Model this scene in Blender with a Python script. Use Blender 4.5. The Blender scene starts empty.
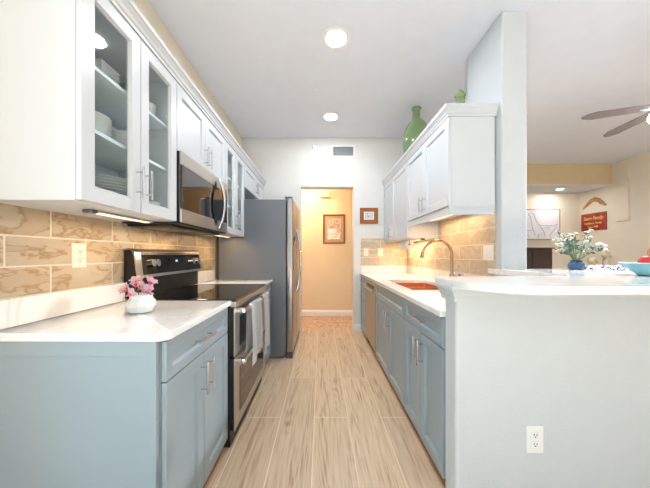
import bpy, bmesh, math, random
from mathutils import Vector, Matrix, Euler
random.seed(7)
S = bpy.context.scene
COL = S.collection
PI = math.pi

# ------------------------------------------------------------------ camera, world, daylight, exposure
F = 265.0; CX = 321.0; CY = 254.5; H = 1.2          # focal length in px, vanishing point, eye height
cam_d = bpy.data.cameras.new('camera'); cam = bpy.data.objects.new('camera', cam_d); COL.objects.link(cam)
cam.location = (0, 0, H); cam.rotation_euler = (PI/2, 0, 0)
cam_d.sensor_width = 36; cam_d.lens = F/650*36
cam_d.shift_x = (325-CX)/650; cam_d.shift_y = (CY-244)/650
cam_d.clip_start = 0.05; cam_d.clip_end = 60
S.camera = cam
w = bpy.data.worlds.new('world'); S.world = w; w.use_nodes = True
w.node_tree.nodes['Background'].inputs[0].default_value = (0.82, 0.92, 1.0, 1)
w.node_tree.nodes['Background'].inputs[1].default_value = 1.0
S.view_settings.view_transform = 'Standard'; S.view_settings.look = 'None'
S.view_settings.gamma = 1.0; S.view_settings.use_curve_mapping = False
S.view_settings.exposure = 0.14

def area(name, loc, rot, sx, sy, power, color, shape='RECTANGLE', spread=PI):
    l = bpy.data.lights.new(name, 'AREA'); l.shape = shape; l.size = sx
    if shape in ('RECTANGLE', 'ELLIPSE'): l.size_y = sy
    l.energy = power; l.color = color; l.spread = spread
    o = bpy.data.objects.new(name, l); COL.objects.link(o); o.location = loc; o.rotation_euler = rot
    return o
# area lights in unseen windows: rear one added as fill, left one lowered
area('fill_rear_window', (0.2, -3.25, 1.55), (PI/2, 0, 0), 3.6, 2.3, 14, (0.86, 0.94, 1.0))
area('daylight_left_window', (-2.28, -1.5, 0.95), (PI/2, 0, -PI/2), 2.1, 1.3, 34, (0.30, 0.76, 1.0))
sun_d = bpy.data.lights.new('sun', 'SUN'); sun_d.energy = 70; sun_d.color = (0.75, 0.87, 1.0); sun_d.angle = 0.02  # added through the rear window so the floor bounces light to the ceiling
sun = bpy.data.objects.new('sun', sun_d); COL.objects.link(sun); sun.rotation_euler = (math.radians(38), 0, math.radians(6))

# ------------------------------------------------------------------ materials
def nt(name):
    m = bpy.data.materials.new(name); m.use_nodes = True
    return m, m.node_tree.nodes, m.node_tree.links, m.node_tree.nodes['Principled BSDF']
def srgb(r, g, b):
    f = lambda c: (c/255/12.92) if c/255 <= 0.04045 else ((c/255+0.055)/1.055)**2.4
    return (f(r), f(g), f(b), 1)
def mat(name, col, rough=0.5, metal=0.0, var=0.03, scale=8, bump=0.0, bscale=60, stretch=None, **kw):
    m, N, L, B = nt(name)
    B.inputs['Roughness'].default_value = rough; B.inputs['Metallic'].default_value = metal
    tc = N.new('ShaderNodeTexCoord'); mp = N.new('ShaderNodeMapping'); L.new(tc.outputs['Object'], mp.inputs[0])
    if stretch: mp.inputs['Scale'].default_value = stretch
    no = N.new('ShaderNodeTexNoise'); no.inputs['Scale'].default_value = scale; no.inputs['Detail'].default_value = 3
    L.new(mp.outputs[0], no.inputs['Vector'])
    mx = N.new('ShaderNodeMix'); mx.data_type = 'RGBA'
    a = [max(0, c*(1-var)) for c in col[:3]]+[1]; b = [min(1, c*(1+var)) for c in col[:3]]+[1]
    mx.inputs[6].default_value = a; mx.inputs[7].default_value = b
    L.new(no.outputs['Fac'], mx.inputs[0]); L.new(mx.outputs[2], B.inputs['Base Color'])
    if bump:
        n2 = N.new('ShaderNodeTexNoise'); n2.inputs['Scale'].default_value = bscale; L.new(mp.outputs[0], n2.inputs['Vector'])
        bp = N.new('ShaderNodeBump'); bp.inputs['Strength'].default_value = bump; bp.inputs['Distance'].default_value = 0.004
        L.new(n2.outputs['Fac'], bp.inputs['Height']); L.new(bp.outputs[0], B.inputs['Normal'])
    for k, v in kw.items(): B.inputs[k].default_value = v
    return m
def emit(name, col, strength):
    m, N, L, B = nt(name)
    B.inputs['Base Color'].default_value = col; B.inputs['Emission Color'].default_value = col
    B.inputs['Emission Strength'].default_value = strength
    return m
M = {}
M['wall'] = mat('wall_paint', srgb(226, 225, 221), 0.7, bump=0.25, bscale=90)
M['wall_tex'] = mat('textured_wall_paint', srgb(208, 211, 214), 0.7, bump=0.5, bscale=110)
M['cream_wall'] = mat('cream_wall_paint', srgb(236, 224, 203), 0.8, bump=0.15)
M['soffit'] = mat('tan_soffit_paint', srgb(222, 200, 160), 0.8)
M['hall_wall'] = mat('hall_wall_paint', srgb(238, 216, 182), 0.8)
M['ceiling'] = mat('ceiling_paint', srgb(236, 240, 250), 0.85, bump=0.2, bscale=80)
M['trim'] = mat('trim_paint', srgb(240, 239, 236), 0.4)
M['cab_white'] = mat('white_cabinet_paint', srgb(209, 212, 216), 0.32, var=0.01)
M['cab_inside'] = mat('cabinet_inside', srgb(232, 240, 242), 0.6)
M['cab_blue'] = mat('blue_grey_cabinet_paint', srgb(149, 163, 171), 0.38, var=0.02)
M['dark_gap'] = mat('dark_gap', srgb(45, 45, 45), 0.8)
M['toe'] = mat('reddish_toe_kick', srgb(160, 88, 50), 0.5)
M['steel'] = mat('brushed_steel', srgb(196, 190, 184), 0.28, 1.0, var=0.05, scale=30, stretch=(1, 1, 40))
M['steel_v'] = mat('brushed_steel_dark', srgb(168, 164, 162), 0.3, 1.0, var=0.05, scale=30, stretch=(1, 40, 1))
M['nickel'] = mat('brushed_nickel', srgb(206, 207, 208), 0.25, 1.0, var=0.02)
M['chrome'] = mat('chrome', srgb(225, 225, 225), 0.1, 1.0, var=0.01)
M['bronze'] = mat('warm_nickel', srgb(190, 150, 122), 0.25, 1.0, var=0.02)
M['fridge_side'] = mat('fridge_grey', srgb(112, 117, 124), 0.42, 0.25, var=0.02)
M['black_glass'] = mat('black_glass', srgb(10, 10, 11), 0.04, 0.0, var=0.0)
M['mirror_glass'] = mat('dark_mirror_glass', srgb(90, 86, 84), 0.04, 0.9, var=0.0)
M['black'] = mat('black_plastic', srgb(18, 18, 19), 0.4)
M['grey_plastic'] = mat('grey_plastic', srgb(95, 96, 98), 0.5)
M['white_plastic'] = mat('white_plastic', srgb(244, 243, 240), 0.35, var=0.01)
M['cream_plastic'] = mat('cream_plastic', srgb(240, 232, 214), 0.4, var=0.01)
M['china'] = mat('white_china', srgb(240, 240, 238), 0.2, var=0.01)
M['sink'] = mat('sink_steel_warm_reflection', srgb(206, 116, 74), 0.25, 0.4, var=0.05)  # warm reflections on the steel bowls, put into the base colour
M['sink_grey'] = mat('pale_grey_sink_rim', srgb(205, 200, 205), 0.3, 0.3, var=0.03)
M['towel'] = mat('white_terry', srgb(246, 246, 248), 0.95, bump=0.6, bscale=240)
M['towel_blue'] = mat('blue_grey_terry', srgb(170, 190, 212), 0.95, bump=0.6, bscale=240)
M['paper'] = mat('paper_towel', srgb(246, 243, 236), 0.9)
M['frame_wood'] = mat('reddish_frame_wood', srgb(150, 84, 40), 0.4, var=0.2, scale=14, stretch=(1, 1, 8))
M['dark_wood'] = mat('dark_brown_wood', srgb(66, 50, 45), 0.5, var=0.2)
M['light_wood'] = mat('light_frame_wood', srgb(184, 158, 124), 0.5, var=0.1)
M['beige_wood'] = mat('beige_carved_wood', srgb(142, 124, 98), 0.6, var=0.25, scale=40)
M['petal'] = mat('pink_petal', srgb(248, 208, 220), 0.6, var=0.25, scale=60)
M['petal_core'] = mat('deep_pink_petal', srgb(214, 84, 124), 0.6, var=0.2, scale=60)
M['stamen'] = mat('yellow_stamen', srgb(228, 196, 110), 0.6)
M['stem'] = mat('green_stem', srgb(84, 110, 60), 0.6)
M['leaf'] = mat('dark_leaf', srgb(70, 86, 72), 0.6, var=0.4, scale=30)
M['pale_leaf'] = mat('pale_leaf', srgb(150, 168, 150), 0.6, var=0.3, scale=30)
M['blossom'] = mat('white_blossom', srgb(238, 234, 224), 0.7, var=0.05)
M['blue_pot'] = mat('dark_blue_ceramic', srgb(36, 78, 120), 0.2, var=0.1)
M['bowl'] = mat('pale_cyan_ceramic', srgb(158, 220, 232), 0.2, var=0.02)
M['bowl_rim'] = mat('white_bowl_rim', srgb(236, 244, 244), 0.2, var=0.01)
M['red_fruit'] = mat('red_fruit_skin', srgb(206, 40, 44), 0.3, var=0.2)
M['orange_fruit'] = mat('orange_fruit_skin', srgb(222, 120, 60), 0.35, var=0.15)
M['blade'] = mat('taupe_fan_blade', srgb(112, 102, 98), 0.5, var=0.1, scale=20)
M['gold'] = mat('gold_lettering', srgb(246, 214, 140), 0.5, var=0.02)
M['ink'] = mat('grey_drawing_ink', srgb(150, 142, 150), 0.8)
M['photo_paper'] = mat('white_mat_board', srgb(236, 232, 228), 0.8)
M['under_lens'] = emit('warm_strip_lens', (1.0, 0.72, 0.48, 1), 1.6)
M['bulb'] = emit('ceiling_lamp_lens', (1.0, 0.98, 0.95, 1), 6)
M['fan_globe'] = emit('fan_lamp_globe', (0.86, 0.93, 1.0, 1), 8)
M['blue_led'] = emit('blue_display_digits', (0.1, 0.25, 1.0, 1), 3)

def glass(name, tint, rough=0.02, mixbase=0.0, ior=1.5):
    m = bpy.data.materials.new(name); m.use_nodes = True
    N, L = m.node_tree.nodes, m.node_tree.links
    for n in list(N): N.remove(n)
    out = N.new('ShaderNodeOutputMaterial'); t = N.new('ShaderNodeBsdfTransparent'); t.inputs[0].default_value = tint
    g = N.new('ShaderNodeBsdfGlossy'); g.inputs['Roughness'].default_value = rough; g.inputs[0].default_value = (1, 1, 1, 1)
    lw = N.new('ShaderNodeLayerWeight'); pw = N.new('ShaderNodeMath'); pw.operation = 'POWER'; pw.inputs[1].default_value = 4.0
    ma = N.new('ShaderNodeMath'); ma.operation = 'MULTIPLY_ADD'; ma.inputs[1].default_value = 0.5; ma.inputs[2].default_value = 0.014
    L.new(lw.outputs['Facing'], pw.inputs[0]); L.new(pw.outputs[0], ma.inputs[0])
    mx = N.new('ShaderNodeMixShader'); L.new(ma.outputs[0], mx.inputs[0]); L.new(t.outputs[0], mx.inputs[1]); L.new(g.outputs[0], mx.inputs[2])
    L.new(mx.outputs[0], out.inputs[0])
    return m
M['glass'] = glass('cabinet_pane_glass', (0.97, 1.0, 1.0, 1), 0.04)
M['green_glass'] = mat('green_glass', srgb(186, 212, 160), 0.1, var=0.05)
M['green_glass'].node_tree.nodes['Principled BSDF'].inputs['Transmission Weight'].default_value = 0.7
M['clear_glass'] = glass('window_glass', (0.97, 0.99, 1, 1))

def quartz():
    m, N, L, B = nt('white_quartz')
    tc = N.new('ShaderNodeTexCoord'); no = N.new('ShaderNodeTexNoise'); no.inputs['Scale'].default_value = 2.2
    no.inputs['Detail'].default_value = 8; no.inputs['Distortion'].default_value = 1.2
    L.new(tc.outputs['Object'], no.inputs['Vector'])
    r = N.new('ShaderNodeValToRGB'); e = r.color_ramp.elements
    e[0].position = 0.485; e[0].color = srgb(238, 238, 236); e[1].position = 0.515; e[1].color = srgb(240, 240, 238)
    k = e.new(0.5); k.color = srgb(228, 226, 223)
    L.new(no.outputs['Fac'], r.inputs[0]); L.new(r.outputs[0], B.inputs['Base Color'])
    B.inputs['Roughness'].default_value = 0.07
    return m
M['quartz'] = quartz()

def brick_mat(name, axis, u0, v0, bw, rh, mortar, c_mortar, kind):
    """axis: which object coordinates become (u, v)"""
    m, N, L, B = nt(name)
    tc = N.new('ShaderNodeTexCoord'); sp = N.new('ShaderNodeSeparateXYZ'); L.new(tc.outputs['Object'], sp.inputs[0])
    def off(sock, v):
        a = N.new('ShaderNodeMath'); a.operation = 'ADD'; a.inputs[1].default_value = v; L.new(sock, a.inputs[0]); return a.outputs[0]
    cb = N.new('ShaderNodeCombineXYZ')
    L.new(off(sp.outputs[axis[0]], -u0+bw*20), cb.inputs[0]); L.new(off(sp.outputs[axis[1]], -v0+rh*20), cb.inputs[1])
    br = N.new('ShaderNodeTexBrick'); L.new(cb.outputs[0], br.inputs['Vector'])
    br.inputs['Color1'].default_value = (0, 0, 0, 1); br.inputs['Color2'].default_value = (1, 1, 1, 1); br.inputs['Mortar'].default_value = (0, 0, 0, 1)
    br.inputs['Scale'].default_value = 1; br.inputs['Mortar Size'].default_value = mortar; br.inputs['Mortar Smooth'].default_value = 0.1
    br.inputs['Brick Width'].default_value = bw; br.inputs['Row Height'].default_value = rh; br.offset = 0.5; br.offset_frequency = 2
    no = N.new('ShaderNodeTexNoise'); no.noise_dimensions = '4D'
    mul = N.new('ShaderNodeMath'); mul.operation = 'MULTIPLY'; mul.inputs[1].default_value = 37.0
    L.new(br.outputs['Color'], mul.inputs[0]); L.new(mul.outputs[0], no.inputs['W'])
    mp = N.new('ShaderNodeMapping'); L.new(cb.outputs[0], mp.inputs[0]); L.new(mp.outputs[0], no.inputs['Vector'])
    ramp = N.new('ShaderNodeValToRGB'); e = ramp.color_ramp.elements
    hsv = N.new('ShaderNodeHueSaturation'); mr = N.new('ShaderNodeMapRange')
    L.new(br.outputs['Color'], mr.inputs[0])
    if kind == 'wood':
        mp.inputs['Scale'].default_value = (0.55, 5.0, 1); no.inputs['Scale'].default_value = 1.0; no.inputs['Detail'].default_value = 0.6
        no.inputs['Distortion'].default_value = 0.3
        s = N.new('ShaderNodeMath'); s.operation = 'MULTIPLY'; s.inputs[1].default_value = 150; L.new(no.outputs['Fac'], s.inputs[0])
        sn = N.new('ShaderNodeMath'); sn.operation = 'SINE'; L.new(s.outputs[0], sn.inputs[0])
        m2 = N.new('ShaderNodeMapRange'); m2.inputs[1].default_value = -1; L.new(sn.outputs[0], m2.inputs[0])
        fn = N.new('ShaderNodeTexNoise'); fn.inputs['Scale'].default_value = 1; fn.inputs['Detail'].default_value = 4
        mpf = N.new('ShaderNodeMapping'); mpf.inputs['Scale'].default_value = (4, 70, 1); L.new(cb.outputs[0], mpf.inputs[0]); L.new(mpf.outputs[0], fn.inputs['Vector'])
        ml = N.new('ShaderNodeTexNoise'); ml.inputs['Scale'].default_value = 2.3; L.new(mp.outputs[0], ml.inputs['Vector'])
        gate = N.new('ShaderNodeMapRange'); gate.inputs[1].default_value = 0.46; gate.inputs[2].default_value = 0.6; L.new(ml.outputs['Fac'], gate.inputs[0])
        gm = N.new('ShaderNodeMath'); gm.operation = 'MULTIPLY'; L.new(m2.outputs[0], gm.inputs[0]); L.new(gate.outputs[0], gm.inputs[1])
        ad = N.new('ShaderNodeMath'); ad.operation = 'MULTIPLY_ADD'; ad.inputs[1].default_value = -0.22
        L.new(gm.outputs[0], ad.inputs[0]); L.new(fn.outputs['Fac'], ad.inputs[2])
        L.new(ad.outputs[0], ramp.inputs[0])
        e[0].position = 0.1; e[0].color = srgb(158, 126, 98); e[1].position = 0.72; e[1].color = srgb(220, 199, 171)
        k = e.new(0.42); k.color = srgb(205, 180, 150)
        mr.inputs[3].default_value = 0.84; mr.inputs[4].default_value = 1.05
        B.inputs['Roughness'].default_value = 0.42
    else:
        mp.inputs['Scale'].default_value = (3.2, 7, 1); no.inputs['Scale'].default_value = 1.9; no.inputs['Detail'].default_value = 8; no.inputs['Distortion'].default_value = 1.0
        L.new(no.outputs['Fac'], ramp.inputs[0])
        e[0].position = 0.3; e[0].color = srgb(192, 174, 148); e[1].position = 0.78; e[1].color = srgb(206, 196, 180)
        for p, c in ((0.44, (190, 168, 138)), (0.475, (166, 136, 102)), (0.51, (198, 180, 152))): k = e.new(p); k.color = srgb(*c)
        mr.inputs[3].default_value = 0.80; mr.inputs[4].default_value = 1.0
        if kind == 'lit_stone':
            mr.inputs[3].default_value = 0.95; mr.inputs[4].default_value = 1.12; hsv.inputs['Saturation'].default_value = 0.85  # same stone for right and end walls, lit look put into the colour
            for k_ in e:
                if 0.46 < k_.position < 0.49: k_.color = srgb(180, 158, 130)
        B.inputs['Roughness'].default_value = 0.35
    L.new(ramp.outputs[0], hsv.inputs['Color']); L.new(mr.outputs[0], hsv.inputs['Value'])
    mx = N.new('ShaderNodeMix'); mx.data_type = 'RGBA'; L.new(br.outputs['Fac'], mx.inputs[0]); L.new(hsv.outputs[0], mx.inputs[6]); mx.inputs[7].default_value = c_mortar
    L.new(mx.outputs[2], B.inputs['Base Color'])
    inv = N.new('ShaderNodeMath'); inv.operation = 'SUBTRACT'; inv.inputs[0].default_value = 1; L.new(br.outputs['Fac'], inv.inputs[1])
    bp = N.new('ShaderNodeBump'); bp.inputs['Strength'].default_value = 0.5; bp.inputs['Distance'].default_value = 0.003
    L.new(inv.outputs[0], bp.inputs['Height']); L.new(bp.outputs[0], B.inputs['Normal'])
    return m
M['floor'] = brick_mat('oak_plank_tile', ('Y', 'X'), 2.578, -0.049, 1.25, 0.247, 0.0035, srgb(226, 208, 184), 'wood')
M['tile_left'] = brick_mat('stone_tile_left', ('Y', 'Z'), 1.03, 1.026, 0.355, 0.125, 0.0035, srgb(226, 216, 198), 'stone')
M['tile_right'] = brick_mat('stone_tile_right', ('Y', 'Z'), 2.2125, 1.026, 0.355, 0.129, 0.0035, srgb(226, 216, 198), 'lit_stone')
M['tile_back'] = brick_mat('stone_tile_back', ('X', 'Z'), 0.75, 1.026, 0.355, 0.129, 0.0035, srgb(226, 216, 198), 'lit_stone')
def swirl(name, c1, c2, c3, sc, dist, rough=0.5):
    m, N, L, B = nt(name)
    tc = N.new('ShaderNodeTexCoord'); no = N.new('ShaderNodeTexNoise'); no.inputs['Scale'].default_value = sc; no.inputs['Detail'].default_value = 5
    no.inputs['Distortion'].default_value = dist; L.new(tc.outputs['Object'], no.inputs['Vector'])
    r = N.new('ShaderNodeValToRGB'); e = r.color_ramp.elements
    e[0].position = 0.4; e[0].color = c1; e[1].position = 0.6; e[1].color = c3; k = e.new(0.5); k.color = c2
    if rough == 0.9: k.position = 0.53
    L.new(no.outputs['Fac'], r.inputs[0]); L.new(r.outputs[0], B.inputs['Base Color']); B.inputs['Roughness'].default_value = rough
    return m
M['marble_floor'] = swirl('hall_marble', srgb(170, 124, 88), srgb(222, 192, 160), srgb(190, 150, 116), 5, 3, 0.3)
M['pattern'] = swirl('blue_white_fabric', srgb(28, 48, 100), srgb(226, 230, 238), srgb(214, 220, 232), 14, 2.2, 0.9)
M['pattern'].node_tree.nodes['Color Ramp'].color_ramp.interpolation = 'CONSTANT'
M['print'] = swirl('faded_print', srgb(180, 150, 150), srgb(226, 196, 168), srgb(214, 182, 156), 12, 1, 0.8)
M['boomerang'] = swirl('painted_boomerang', srgb(120, 40, 24), srgb(214, 168, 104), srgb(150, 74, 40), 26, 1.0, 0.4)
M['sign_wood'] = swirl('red_stained_wood', srgb(134, 44, 22), srgb(176, 66, 34), srgb(158, 54, 26), 7, 2, 0.4)

# ------------------------------------------------------------------ mesh helpers
def new(): return bmesh.new()
def box(bm, x0, x1, y0, y1, z0, z1, bev=0.0, seg=2):
    if x0 > x1: x0, x1 = x1, x0
    if y0 > y1: y0, y1 = y1, y0
    if z0 > z1: z0, z1 = z1, z0
    r = bmesh.ops.create_cube(bm, size=1.0, matrix=Matrix.Translation(((x0+x1)/2, (y0+y1)/2, (z0+z1)/2)) @ Matrix.Diagonal((x1-x0, y1-y0, z1-z0, 1)))
    if bev:
        es = list({e for v in r['verts'] for e in v.link_edges})
        bmesh.ops.bevel(bm, geom=es, offset=bev, segments=seg, affect='EDGES', profile=0.5)
def B1(*a, **k): b = new(); box(b, *a, **k); return b
def ring(bm, pts): return [bm.verts.new(p) for p in pts]
def skin(bm, a, b, close=True):
    n = len(a)
    for i in range(n if close else n-1):
        j = (i+1) % n
        try: bm.faces.new((a[i], a[j], b[j], b[i]))
        except ValueError: pass
def lathe(bm, prof, c=(0, 0, 0), n=32, ax='z', sx=1, sy=1):
    prev = None; first = None
    for r, h in prof:
        pts = []
        for i in range(n):
            t = 2*PI*i/n; a, b = max(r, 1e-5)*math.cos(t)*sx, max(r, 1e-5)*math.sin(t)*sy
            p = {'z': (a, b, h), 'x': (h, a, b), 'y': (b, h, a)}[ax]
            pts.append((c[0]+p[0], c[1]+p[1], c[2]+p[2]))
        cur = ring(bm, pts)
        if prev: skin(bm, prev, cur)
        else: first = cur
        prev = cur
    bm.faces.new(first[::-1]); bm.faces.new(prev)
def tube(bm, pts, r, n=10):
    pts = [Vector(p) for p in pts]; rs = r if isinstance(r, (list, tuple)) else [r]*len(pts)
    t0 = (pts[1]-pts[0]).normalized(); up = Vector((0, 0, 1)) if abs(t0.z) < 0.9 else Vector((1, 0, 0))
    u = t0.cross(up).normalized(); prev = None; first = None
    for i, p in enumerate(pts):
        t = (pts[min(i+1, len(pts)-1)]-pts[max(i-1, 0)]).normalized()
        u = (u - t*u.dot(t)).normalized(); v = t.cross(u)
        cur = ring(bm, [p+(u*math.cos(2*PI*k/n)+v*math.sin(2*PI*k/n))*rs[i] for k in range(n)])
        if prev: skin(bm, prev, cur)
        else: first = cur
        prev = cur
    bm.faces.new(first[::-1]); bm.faces.new(prev)
def prism(bm, poly, z0, z1, bev=0.0):
    """poly (x,y) counter-clockwise, extruded in z"""
    a = ring(bm, [(x, y, z0) for x, y in poly]); b = ring(bm, [(x, y, z1) for x, y in poly])
    fs = [bm.faces.new(a[::-1]), bm.faces.new(b)]; skin(bm, a, b)
    if bev:
        bmesh.ops.bevel(bm, geom=list({e for f in fs for e in f.edges}), offset=bev, segments=3, affect='EDGES', profile=0.5)
def extr(bm, prof, y0, y1, axis='y'):
    """profile of (p, z) extruded along y (p is x) or along x (p is y)"""
    if axis == 'y': a = ring(bm, [(p, y0, z) for p, z in prof]); b = ring(bm, [(p, y1, z) for p, z in prof])
    else: a = ring(bm, [(y0, p, z) for p, z in prof]); b = ring(bm, [(y1, p, z) for p, z in prof])
    bm.faces.new(a[::-1]); bm.faces.new(b); skin(bm, a, b)
def ball(bm, c, r, s=(1, 1, 1), n=16):
    bmesh.ops.create_uvsphere(bm, u_segments=n, v_segments=max(6, n//2), radius=r, matrix=Matrix.Translation(c) @ Matrix.Diagonal((s[0], s[1], s[2], 1)))
def rootof(o):
    while o.parent: o = o.parent
    return o
def obj(name, bm, m, parent=None, smooth=False, label=None):
    bmesh.ops.recalc_face_normals(bm, faces=bm.faces[:])
    if parent is not None:
        loc = rootof(parent).location
        bmesh.ops.translate(bm, verts=bm.verts[:], vec=-loc)
    me = bpy.data.meshes.new(name); bm.to_mesh(me); bm.free()
    for mm in (m if isinstance(m, (list, tuple)) else [m]): me.materials.append(M[mm] if isinstance(mm, str) else mm)
    if smooth:
        for p in me.polygons: p.use_smooth = True
        me.set_sharp_from_angle(angle=math.radians(40))
    o = bpy.data.objects.new(name, me); COL.objects.link(o); o.parent = parent
    if label: o['label'] = label
    return o
def thing(name, label, cat, loc, group=None):
    o = bpy.data.objects.new(name, None); COL.objects.link(o); o.location = loc; o.empty_display_size = 0.1
    o['label'] = label; o['category'] = cat
    if group: o['group'] = group
    return o
def tag(o, label, cat, group=None):
    o['label'] = label; o['category'] = cat
    if group: o['group'] = group
    return o
def struct(name, bm, m, label=None, cat=None, smooth=False):
    o = obj(name, bm, m, smooth=smooth); o['kind'] = 'structure'
    if label: o['label'] = label
    if cat: o['category'] = cat
    return o
def copy_thing(root, loc, label=None, group=None, rotz=None):
    r = root.copy(); COL.objects.link(r); r.location = loc
    if rotz is not None: r.rotation_euler = (0, 0, rotz)
    if label: r['label'] = label
    if group: r['group'] = group
    for ch in list(root.children):
        c = ch.copy(); COL.objects.link(c); c.parent = r
        for g in list(ch.children):
            d = g.copy(); COL.objects.link(d); d.parent = c
    return r
def text_mesh(name, s, size, loc, rot, m, parent, extrude=0.001, shear=0.0, xs=1.0):
    cu = bpy.data.curves.new(name, 'FONT'); cu.body = s; cu.size = size; cu.align_x = 'CENTER'; cu.align_y = 'CENTER'; cu.extrude = extrude; cu.shear = shear
    t = bpy.data.objects.new(name, cu); COL.objects.link(t); bpy.context.view_layer.update()
    me = bpy.data.meshes.new_from_object(t); bpy.data.objects.remove(t)
    me.transform(Matrix.Translation(Vector(loc)-rootof(parent).location) @ Euler(rot).to_matrix().to_4x4() @ Matrix.Diagonal((xs, 1, 1, 1)))
    me.materials.clear(); me.materials.append(M[m]); o = bpy.data.objects.new(name, me); COL.objects.link(o); o.parent = parent
    return o

# doors on a plane x = face; s = +1 looks towards +x, -1 towards -x
def shaker(face, s, y0, y1, z0, z1, st=0.058, th=0.02, rec=0.013, bw=0.009, glassy=False):
    bm = new()
    def rect(x, i): return ring(bm, [(x, y0+i, z0+i), (x, y1-i, z0+i), (x, y1-i, z1-i), (x, y0+i, z1-i)])
    xb = face-s*th
    A = rect(xb, 0); Bf = rect(face-s*0.002, 0); C0 = rect(face, 0.002); Dd = rect(face, st); E = rect(face-s*rec, st+bw)
    skin(bm, A, Bf); skin(bm, Bf, C0); skin(bm, C0, Dd); skin(bm, Dd, E)
    if glassy:
        G = rect(xb, st+bw); skin(bm, E, G); skin(bm, G, A)
    else:
        bm.faces.new(E); bm.faces.new(A[::-1])
    return bm
def bar_v(face, s, y, z0, z1, off=0.034, r=0.006):
    bm = new(); x = face+s*off
    tube(bm, [(x, y, z0), (x, y, z1)], r, 12)
    for z in (z0+0.025, z1-0.025): tube(bm, [(face-s*0.001, y, z), (x, y, z)], 0.0045, 8)
    return bm
def bar_y(face, s, y0, y1, z, off=0.034, r=0.006):
    bm = new(); x = face+s*off
    tube(bm, [(x, y0, z), (x, y1, z)], r, 12)
    for y in (y0+0.025, y1-0.025): tube(bm, [(face-s*0.001, y, z), (x, y, z)], 0.0045, 8)
    return bm

# ------------------------------------------------------------------ room shell
XL, XR, YB, ZC = -1.24, 1.35, 4.13, 3.02
XV, YV = 5.82, 5.95                                  # living room right wall, alcove back
struct('floor', B1(-2.3, XV+0.1, -3.2, 4.33, -0.1, 0.0), 'floor')
b = new(); box(b, -1.4, 1.6, 4.331, 5.4, -0.1, 0.0); struct('floor_hall', b, 'marble_floor')
b = new(); box(b, 1.92, XV+0.1, 4.331, 6.1, -0.1, 0.0); struct('floor_living', b, 'floor')
struct('ceiling', B1(-2.3, XV+0.1, -3.2, 6.1, ZC, ZC+0.1), 'ceiling')
struct('wall_left', B1(XL-0.12, XL, 0.55, YB, 0, ZC-0.001), 'cream_wall')
# dining corner behind the camera, with unseen windows placed to light the kitchen
b = new(); box(b, -2.42, -2.3, -3.2, -2.55, 0, ZC-0.001); box(b, -2.42, -2.3, -0.55, 0.55, 0, ZC-0.001)
box(b, -2.42, -2.3, -2.55, -0.55, 0, 0.28); box(b, -2.42, -2.3, -2.55, -0.55, 1.64, ZC-0.001); struct('wall_dining', b, 'wall')
struct('wall_nook', B1(-2.3, XL-0.12, 0.43, 0.55, 0, ZC-0.001), 'wall')
b = new(); box(b, -2.3, -1.6, -3.32, -3.2, 0, ZC-0.001); box(b, 2.0, XV, -3.32, -3.2, 0, ZC-0.001)
box(b, -1.6, 2.0, -3.32, -3.2, 0, 0.4); box(b, -1.6, 2.0, -3.32, -3.2, 2.7, ZC-0.001); struct('wall_rear', b, 'wall')
def window_frame(name, axis, a0, a1, p, z0, z1, n):
    b = new()
    for i in range(n+1):
        q = a0+(a1-a0)*i/n
        if axis == 'x': box(b, q-0.025, q+0.025, p-0.03, p+0.03, z0, z1)
        else: box(b, p-0.03, p+0.03, q-0.025, q+0.025, z0, z1)
    for z in (z0+0.02, z1-0.02):
        if axis == 'x': box(b, a0, a1, p-0.03, p+0.03, z-0.02, z+0.02)
        else: box(b, p-0.03, p+0.03, a0, a1, z-0.02, z+0.02)
    return struct(name, b, 'trim')
window_frame('window_rear_added', 'x', -1.6, 2.0, -3.22, 0.4, 2.7, 3)  # unseen rear window, added and sized to light the kitchen
window_frame('window_2', 'y', -2.55, -0.55, -2.36, 0.28, 1.64, 2)  # unseen left window, set low so its light favours the base end panel
# back wall with the doorway to the hall
DX0, DX1, DZ = -0.315, 0.505, 2.25
b = new(); box(b, XL-0.12, DX0, YB, YB+0.15, 0, ZC-0.001, 0.01); box(b, DX1, 2.05, YB, YB+0.15, 0, ZC-0.001, 0.01)
box(b, DX0-0.011, DX1+0.011, YB, YB+0.15, DZ, ZC-0.001, 0.01); struct('wall_back', b, 'wall')
b = new(); box(b, -1.4, 1.6, 5.17, 5.3, 0, 2.7); struct('wall_hall', b, 'hall_wall')
b = new(); box(b, -1.4, -1.3, YB+0.15, 5.17, 0, 2.7); struct('wall_hall_left', b, 'hall_wall')
b = new(); box(b, 1.5, 1.6, YB+0.15, 5.17, 0, 2.7); struct('wall_hall_right', b, 'hall_wall')
struct('ceiling_hall', B1(-1.4, 1.6, YB+0.15, 5.3, 2.7, 2.8), 'ceiling')
def base(name, prof_dir, a0, a1, p):
    bm = new(); s = prof_dir
    extr(bm, [(p, 0.0), (p-0.016, 0.0), (p-0.016, 0.085), (p-0.009, 0.10), (p-0.005, 0.115), (p, 0.118)], a0, a1, 'x')
    return struct(name, bm, 'trim')
base('baseboard_hall', 1, -1.29, 1.49, 5.169)
base('baseboard_back', 1, 0.505, 0.66, YB-0.001)
# kitchen right wall: low part behind the cabinets and the full height end
b = new(); box(b, XR, XR+0.19, 2.45, YB, 0, 2.3); box(b, XR, XR+0.19, 1.977, 2.452, 0, ZC-0.001, 0.012, 3); struct('wall_right', b, 'wall_tex')
# pony wall under the bar: the peninsula and its leg back to the column
b = new(); box(b, 0.622, 3.4, 1.22, 1.335, 0, 1.052, 0.014, 3); struct('wall_peninsula', b, 'wall_tex')
struct('wall_bar', B1(XR, XR+0.19, 1.336, 1.976, 0, 1.052), 'wall_tex')
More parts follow.
